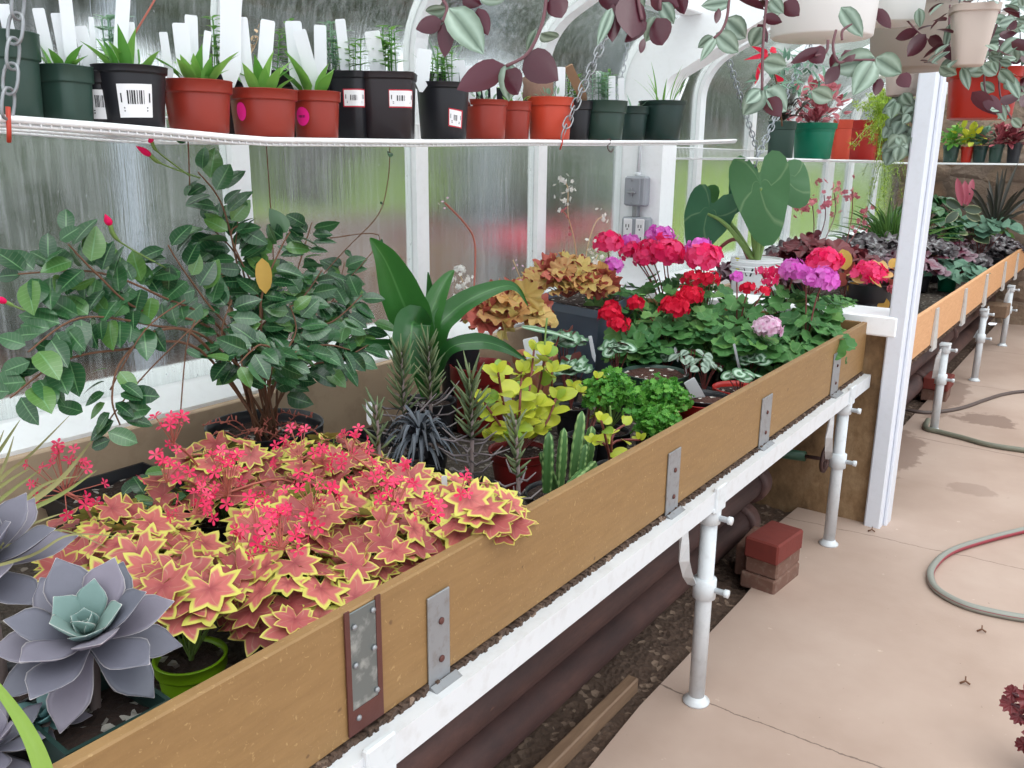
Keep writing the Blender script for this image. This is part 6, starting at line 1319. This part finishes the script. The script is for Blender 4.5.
# asparagus fern tumbling off the end of the second shelf, grass below it
c = at(884, 140, x=-1.5); p = PT('asparagus_fern', 'yellow-green feathery fern tumbling from the end of the second shelf', 'fern', c); gpot(p, c[0], c[1], .08, .13, 'redpot', z=zs2(0) + .005); st = MB(); a = MB()
for i in range(150):
    tx = R.gauss(882, 12); ty = R.choice((R.uniform(88, 150), R.uniform(92, 150), R.uniform(120, 215))); e = at(tx, ty, x=-1.5 + R.uniform(-.18, .22)); q0 = V(c[0], c[1], 1.6) + jit(V(0, 0, 0), .03); m = (q0 + e)/2 + V(0, 0, .10); q = smooth([q0, m, e], 8); st.tube(q, .0018, 4, cap=False)
    for k in range(3, len(q)):
        for s in range(5): d = rdir(-40, 60); put(a, TP['tiny'], q[k] + d*.005, d, V(0, 0, 1), R.uniform(.02, .04), .006)
p.part('stems', st, S['stem']); p.part('foliage', a, L['fern'])
c = at(890, 240, x=-1.5); p = PT('grassy_plant', 'tall dark grassy plant below the feathery fern', 'grass plant', V(c[0], c[1], BED2)); gpot(p, c[0], c[1], .08, .13, 'black', z=BED2); a = MB()
for i in range(170):
    d = rdir(30, 88); l = R.uniform(.3, .62); q = V(c[0], c[1], BED2 + .12) + jit(V(0, 0, 0), .03); ribbon(a, [q, q + d*l*.6, q + d*l + V(d[0]*.1, d[1]*.1, -.1)], [.012, .014, .002], CAM - q, .2, None, 3)
p.part('blades', a, L['grass'])
# purple ruffled plant at the right edge of the path
c = at(1062, 790, z=.0); p = PT('purple_ruffled_plant', 'purple ruffled leaves reaching in at the right edge of the path', 'plant', c); gpot(p, c[0], c[1], .08, .13, 'black', z=0.); a = MB(); st = MB(); q0 = c + V(0, 0, .12)
for x, y, an, s in ((1012, 693, 150, 16), (1011, 704, 190, 20), (1020, 716, 200, 18), (1024, 745, 190, 16), (1032, 700, 120, 30), (1040, 730, 160, 34), (1050, 712, 90, 34), (1060, 745, 200, 34)):
    q = at(x, y, y=c[1] + .02); t = math.radians(an); put(a, TP['ruff'], q, RIGHT*math.cos(t) + UPV*math.sin(t), CAM - q + V(0, 0, .5), pxsize(q, s)*.62, pxsize(q, s)*.5); st.tube(smooth([q0, (q0 + q)/2 + V(0, 0, .02), q], 3), .003, 5)
p.part('foliage', a, L['maroon']); p.part('stalks', st, S['purple'])
# ------------------------------------------------------------------ hanging planters with trailing wandering plants
def ileaf(a, px, py, tx, ty, wpx, d, tilt=.25, back=False):
    """leaf from base pixel to tip pixel at depth d, blade turned to the camera (or away, showing its purple back)"""
    A = at(px, py, d=d); T_ = at(tx, ty, d=d + R.uniform(-.01, .02)); v = T_ - A; l = math.sqrt(v @ v); n = nrm(CAM - A) + V(R.gauss(0, tilt), R.gauss(0, tilt), R.gauss(0, tilt)); n = -n if back else n
    put(a, TP['ovate'], A, v, n, l*1.1, pxsize(A, wpx)*1.15)
VINES = dict(
 a=(1.0, [[(438, -40), (442, -4), (447, 8), (443, 22)]], [(449, 8, 481, 46, 30, 's'), (447, 8, 426, 14, 13, 's'), (442, 21, 417, 29, 15, 'p'), (445, 22, 446, 54, 15, 'p'), (478, 8, 487, 33, 14, 'p'), (462, -4, 478, 4, 14, 'p'), (478, -4, 506, 1, 13, 's')]),
 b=(1.0, [[(548, -40), (546, 0), (541, 27), (527, 54), (506, 66)]], [(553, -5, 562, 18, 20, 'p'), (541, 33, 558, 41, 16, 's'), (537, 29, 526, 52, 9, 's'), (525, 54, 554, 79, 30, 'p'), (509, 62, 509, 99, 19, 's'), (506, 70, 521, 93, 22, 'p'), (505, 65, 461, 87, 24, 'p')]),
 c=(1.0, [[(640, -40), (638, -5), (642, 20)], [(660, -40), (660, 10)]], [(634, -6, 628, 39, 30, 'p'), (656, 18, 665, 46, 22, 'p'), (613, 4, 613, 41, 15, 'p'), (647, 22, 626, 42, 11, 'p'), (656, 16, 645, 41, 13, 's'), (644, 38, 640, 55, 6, 'p'), (634, -8, 642, 12, 14, 's'), (612, 8, 600, 39, 11, 's'), (650, -5, 676, 5, 20, 'p'), (676, -8, 686, 12, 16, 'p'), (600, -10, 618, 8, 18, 'p'), (662, 2, 672, 22, 14, 's')]),
 d=(1.25, [[(733, -40), (729, 0), (727, 17), (722, 30), (714, 38)]], [(730, 2, 705, 5, 13, 's'), (719, 8, 716, 24, 6, 'p'), (726, 18, 747, 38, 19, 's'), (716, 33, 739, 51, 18, 's'), (716, 38, 702, 56, 9, 's'), (713, 36, 697, 47, 9, 's')]),
 e=(1.25, [[(770, -30), (766, 8), (763, 45), (762, 90)]], [(736, -6, 762, 4, 11, 'p'), (765, 6, 783, 13, 15, 's'), (763, 17, 781, 21, 10, 'p'), (762, 27, 751, 46, 16, 's'), (758, 24, 766, 40, 9, 'p'), (784, 2, 798, 14, 15, 'p'), (763, 61, 786, 67, 18, 's'), (764, 89, 744, 113, 20, 's'), (766, 89, 789, 109, 22, 's'), (768, 98, 779, 114, 16, 'p'), (764, 90, 765, 105, 9, 's'), (760, 91, 748, 101, 12, 's'), (770, -2, 782, 12, 12, 's')]),
 f=(1.3, [[(836, 30), (833, 47), (838, 62), (850, 60), (874, 60)], [(842, 40), (843, 30), (856, 22)], [(828, 40), (826, 52), (815, 56)]], [(841, 7, 861, 33, 16, 's'), (822, 50, 788, 60, 11, 'p'), (812, 48, 822, 62, 16, 'p'), (875, 58, 837, 68, 24, 's'), (874, 61, 857, 89, 21, 's'), (876, 57, 901, 73, 20, 's'), (881, 78, 875, 95, 9, 'p'), (900, 74, 908, 86, 13, 'p'), (812, 90, 834, 101, 16, 's'), (832, 54, 838, 77, 9, 'p'), (845, 50, 852, 62, 12, 'p'), (838, 66, 826, 84, 12, 'p')]))
def vine(p, key, parent=None):
    d, stems, leaves = VINES[key]; st = MB(); s_ = MB(); u_ = MB()
    for q in stems: st.tube(smooth([at(x, y, d=d) for x, y in q], 6), .0021, 6)
    so_ = p.part('vine', st, S['purple'], parent)
    for (x, y, tx, ty, w_, k) in leaves: ileaf(s_ if k == 's' else u_, x, y, tx, ty, w_, d, .22, k != 's')
    p.part('silver_leaves', s_, L['trad'], so_)
    if u_.v: p.part('purple_leaves', u_, L['trad'], so_)
def hang(p, c, r, h, mat, sq=0, taper=.8, band=.16, rot=0., wires=True):
    add_pot(p, c, r, h, M[mat], sq=sq, taper=taper, band=band, rot=rot, fill=.95)
    if wires:
        a = MB()
        for k in range(3): t = 2*PI*k/3 + .4; a.tube([c + V(r*math.cos(t), r*math.sin(t), h), c + V(r*.12*math.cos(t), r*.12*math.sin(t), h + .42)], .0016, 5)
        a.tube([c + V(0, 0, h + .41), c + V(0, 0, h + .55)], .0025, 6); p.part('hanger', a, M['chain'])
def bushy(p, c, r, n, key='trad', size=.06, drop=.12):
    a = MB(); st = MB()
    for i in range(n):
        az = R.uniform(0, 2*PI); d = V(math.cos(az), math.sin(az), 0); q = c + d*r*R.uniform(.2, 1.1) + V(0, 0, R.uniform(-.01, .06)); q = q + (V(0, 0, -R.uniform(0, drop)) + d*.03 if R.random() < .5 else V(0, 0, 0)); put(a, TP['broad'], q, nrm(d + V(0, 0, R.uniform(-.7, .4))), jit(V(0, 0, 1) + d*.6, .3), size*R.uniform(.7, 1.1), size*.5)
    p.part('foliage', a, L[key])
# planter above the near frame edge: three trailing vines reach into view
c = at(560, -150, d=1.1); p = PT('hanging_planter', 'trailing purple and silver vines hanging over the middle of the long shelf', 'hanging plant', c); hang(p, c, .12, .14, 'whitepot'); bushy(p, c + V(0, 0, .14), .12, 50)
for k in 'abc': vine(p, k)
c = at(822, 26, d=1.75); r_ = pxsize(c, 102)/2; c = V(c[0], c[1], at(822, 38, d=1.75)[2])
p = PT('hanging_planter', 'white hanging planter with long silver and purple vines, left of the beige planters', 'hanging plant', c); hang(p, c, r_*1.12, .17, 'whitepot', taper=.86); bushy(p, c + V(0, 0, .17), r_, 40)
for k in 'def': vine(p, k)
c = at(892, 18, d=2.15); p = PT('hanging_planter', 'white hanging planter tucked behind the first white one', 'hanging plant', V(c[0], c[1], at(892, 24, d=2.15)[2])); hang(p, V(c[0], c[1], at(892, 24, d=2.15)[2]), pxsize(c, 66)/2, .14, 'whitepot', taper=.86); 
c = at(911, 60, d=2.55); cz = at(911, 70, d=2.55)[2]; p = PT('hanging_planter', 'large beige hanging planter right above the white post top', 'hanging plant', V(c[0], c[1], cz)); hang(p, V(c[0], c[1], cz), pxsize(c, 98)/2, .24, 'beigepot', taper=.76, band=.2); bushy(p, V(c[0], c[1], cz + .24), .16, 40)
c = at(968, 60, d=2.0); cz = at(965, 66, d=2.0)[2]; p = PT('hanging_planter', 'narrow pale beige tapered planter between the beige and red planters', 'hanging plant', V(c[0], c[1], cz)); hang(p, V(c[0], c[1], cz), pxsize(c, 44)/2, .13, 'beigepot2', sq=5, taper=.62, band=.12, rot=.3); bushy(p, V(c[0], c[1], cz + .13), .06, 30, size=.05)
c = at(979, 112, d=2.3); cz = at(980, 119, d=2.3)[2]; p = PT('hanging_planter', 'red hanging planter smothered in silver vines right of the white post', 'hanging plant', V(c[0], c[1], cz)); hang(p, V(c[0], c[1], cz), pxsize(c, 66)/2, .125, 'hangred', sq=5, taper=.84, band=.2, rot=.25)
s_ = MB(); u_ = MB(); D = 2.05
for x, y, tx, ty, w_, k in [(955, 60, 942, 73, 13, 's'), (962, 67, 969, 87, 9, 's'), (980, 62, 966, 71, 11, 's'), (983, 63, 998, 75, 13, 's'), (1007, 75, 1020, 96, 10, 's'), (1019, 38, 1000, 53, 12, 's'), (950, 24, 946, 46, 7, 's'), (926, 34, 907, 56, 14, 'p'), (918, 32, 894, 37, 10, 'p'), (930, 36, 941, 47, 10, 'p'), (876, 8, 890, 28, 10, 'p'), (919, 8, 920, 26, 9, 's'), (963, 20, 970, 38, 9, 's'), (948, 46, 952, 62, 11, 'p'), (975, 48, 978, 62, 9, 'p'), (972, 92, 994, 110, 14, 'p'), (985, 96, 1000, 112, 12, 'p'), (998, 104, 1005, 120, 8, 's'), (1012, 118, 1022, 128, 8, 's'), (990, 110, 1002, 108, 7, 's'), (1000, 70, 1012, 84, 12, 's'), (940, 66, 955, 76, 12, 's')]: ileaf(s_ if k == 's' else u_, x, y, tx, ty, w_, D, .25, k != 's')
for i in range(95):
    x = R.uniform(984, 1034); y = R.uniform(-14, 104); an = R.uniform(0, 2*PI); ln = R.uniform(13, 22); k = R.random() < .68; ileaf(s_ if k else u_, x, y, x + ln*math.cos(an), y + ln*.7*math.sin(an), ln*.5, 2.05 + R.uniform(-.02, .25), .4, not k)
st = MB()
for q in ([(1000, 10), (990, 40), (960, 62), (945, 70)], [(1010, 10), (1005, 60), (1015, 85)], [(1000, 60), (1000, 95), (1012, 120)], [(985, 60), (985, 90), (995, 108)], [(950, 5), (949, 30), (950, 60)], [(905, 18), (920, 34), (935, 44)]): st.tube(smooth([at(x, y, d=2.1) for x, y in q], 5), .0024, 5)
vo = p.part('vines', st, S['purple']); p.part('silver_leaves', s_, L['trad'], vo); p.part('purple_leaves', u_, L['trad'], vo)
# pale spotted trailing plant hung beside the post, red bract plant behind the first white planter
c = at(905, 96, d=3.3); p = PT('hanging_planter', 'pale silvery broad-leaved trailing plant hanging left of the white post', 'hanging plant', c); hang(p, c, .085, .10, 'beigepot2'); a = MB()
for i in range(60):
    x = R.uniform(892, 925); y = R.uniform(92, 152); an = R.uniform(-2.6, -.5); ln = R.uniform(16, 26); ileaf(a, x, y, x + ln*math.cos(an)*.7, y - ln*math.sin(an)*.6, ln*.55, 3.25 + R.uniform(-.1, .1), .3)
p.part('foliage', a, L['trad'])
c = at(765, 62, x=-1.55); p = PT('red_bract_plant', 'plant with a flaring red bract above the second shelf behind the vines', 'plant', at(780, 100, x=-1.42)); a = MB()
for x, y, tx, ty, w_ in ((768, 54, 752, 58, 5), (768, 53, 756, 48, 5), (770, 52, 784, 48, 6), (770, 52, 778, 44, 5), (768, 55, 762, 62, 6), (762, 62, 756, 78, 5), (758, 74, 755, 84, 4), (783, 82, 776, 76, 6)):
    A = at(x, y, x=-1.42); T_ = at(tx, ty, x=-1.42); put(a, TP['lance'], A, T_ - A, CAM - A, np.linalg.norm(T_ - A), pxsize(A, w_))
p.part('bracts', a, L['scarlet']); a = MB()
for i in range(110):
    x = R.gauss(795, 18); y = R.uniform(56, 100); q = at(x, y, x=-1.422 + R.uniform(-.1, .1)); put(a, TP['lance'], q, rdir(-20, 80), V(.3, -.4, 1), R.uniform(.05, .09), .018)
p.part('foliage', a, L['teal']); st = MB(); st.tube(smooth([at(782, 126, x=-1.42), at(778, 90, x=-1.42), at(769, 54, x=-1.42)], 5), .004, 6); p.part('stem', st, S['brown'])
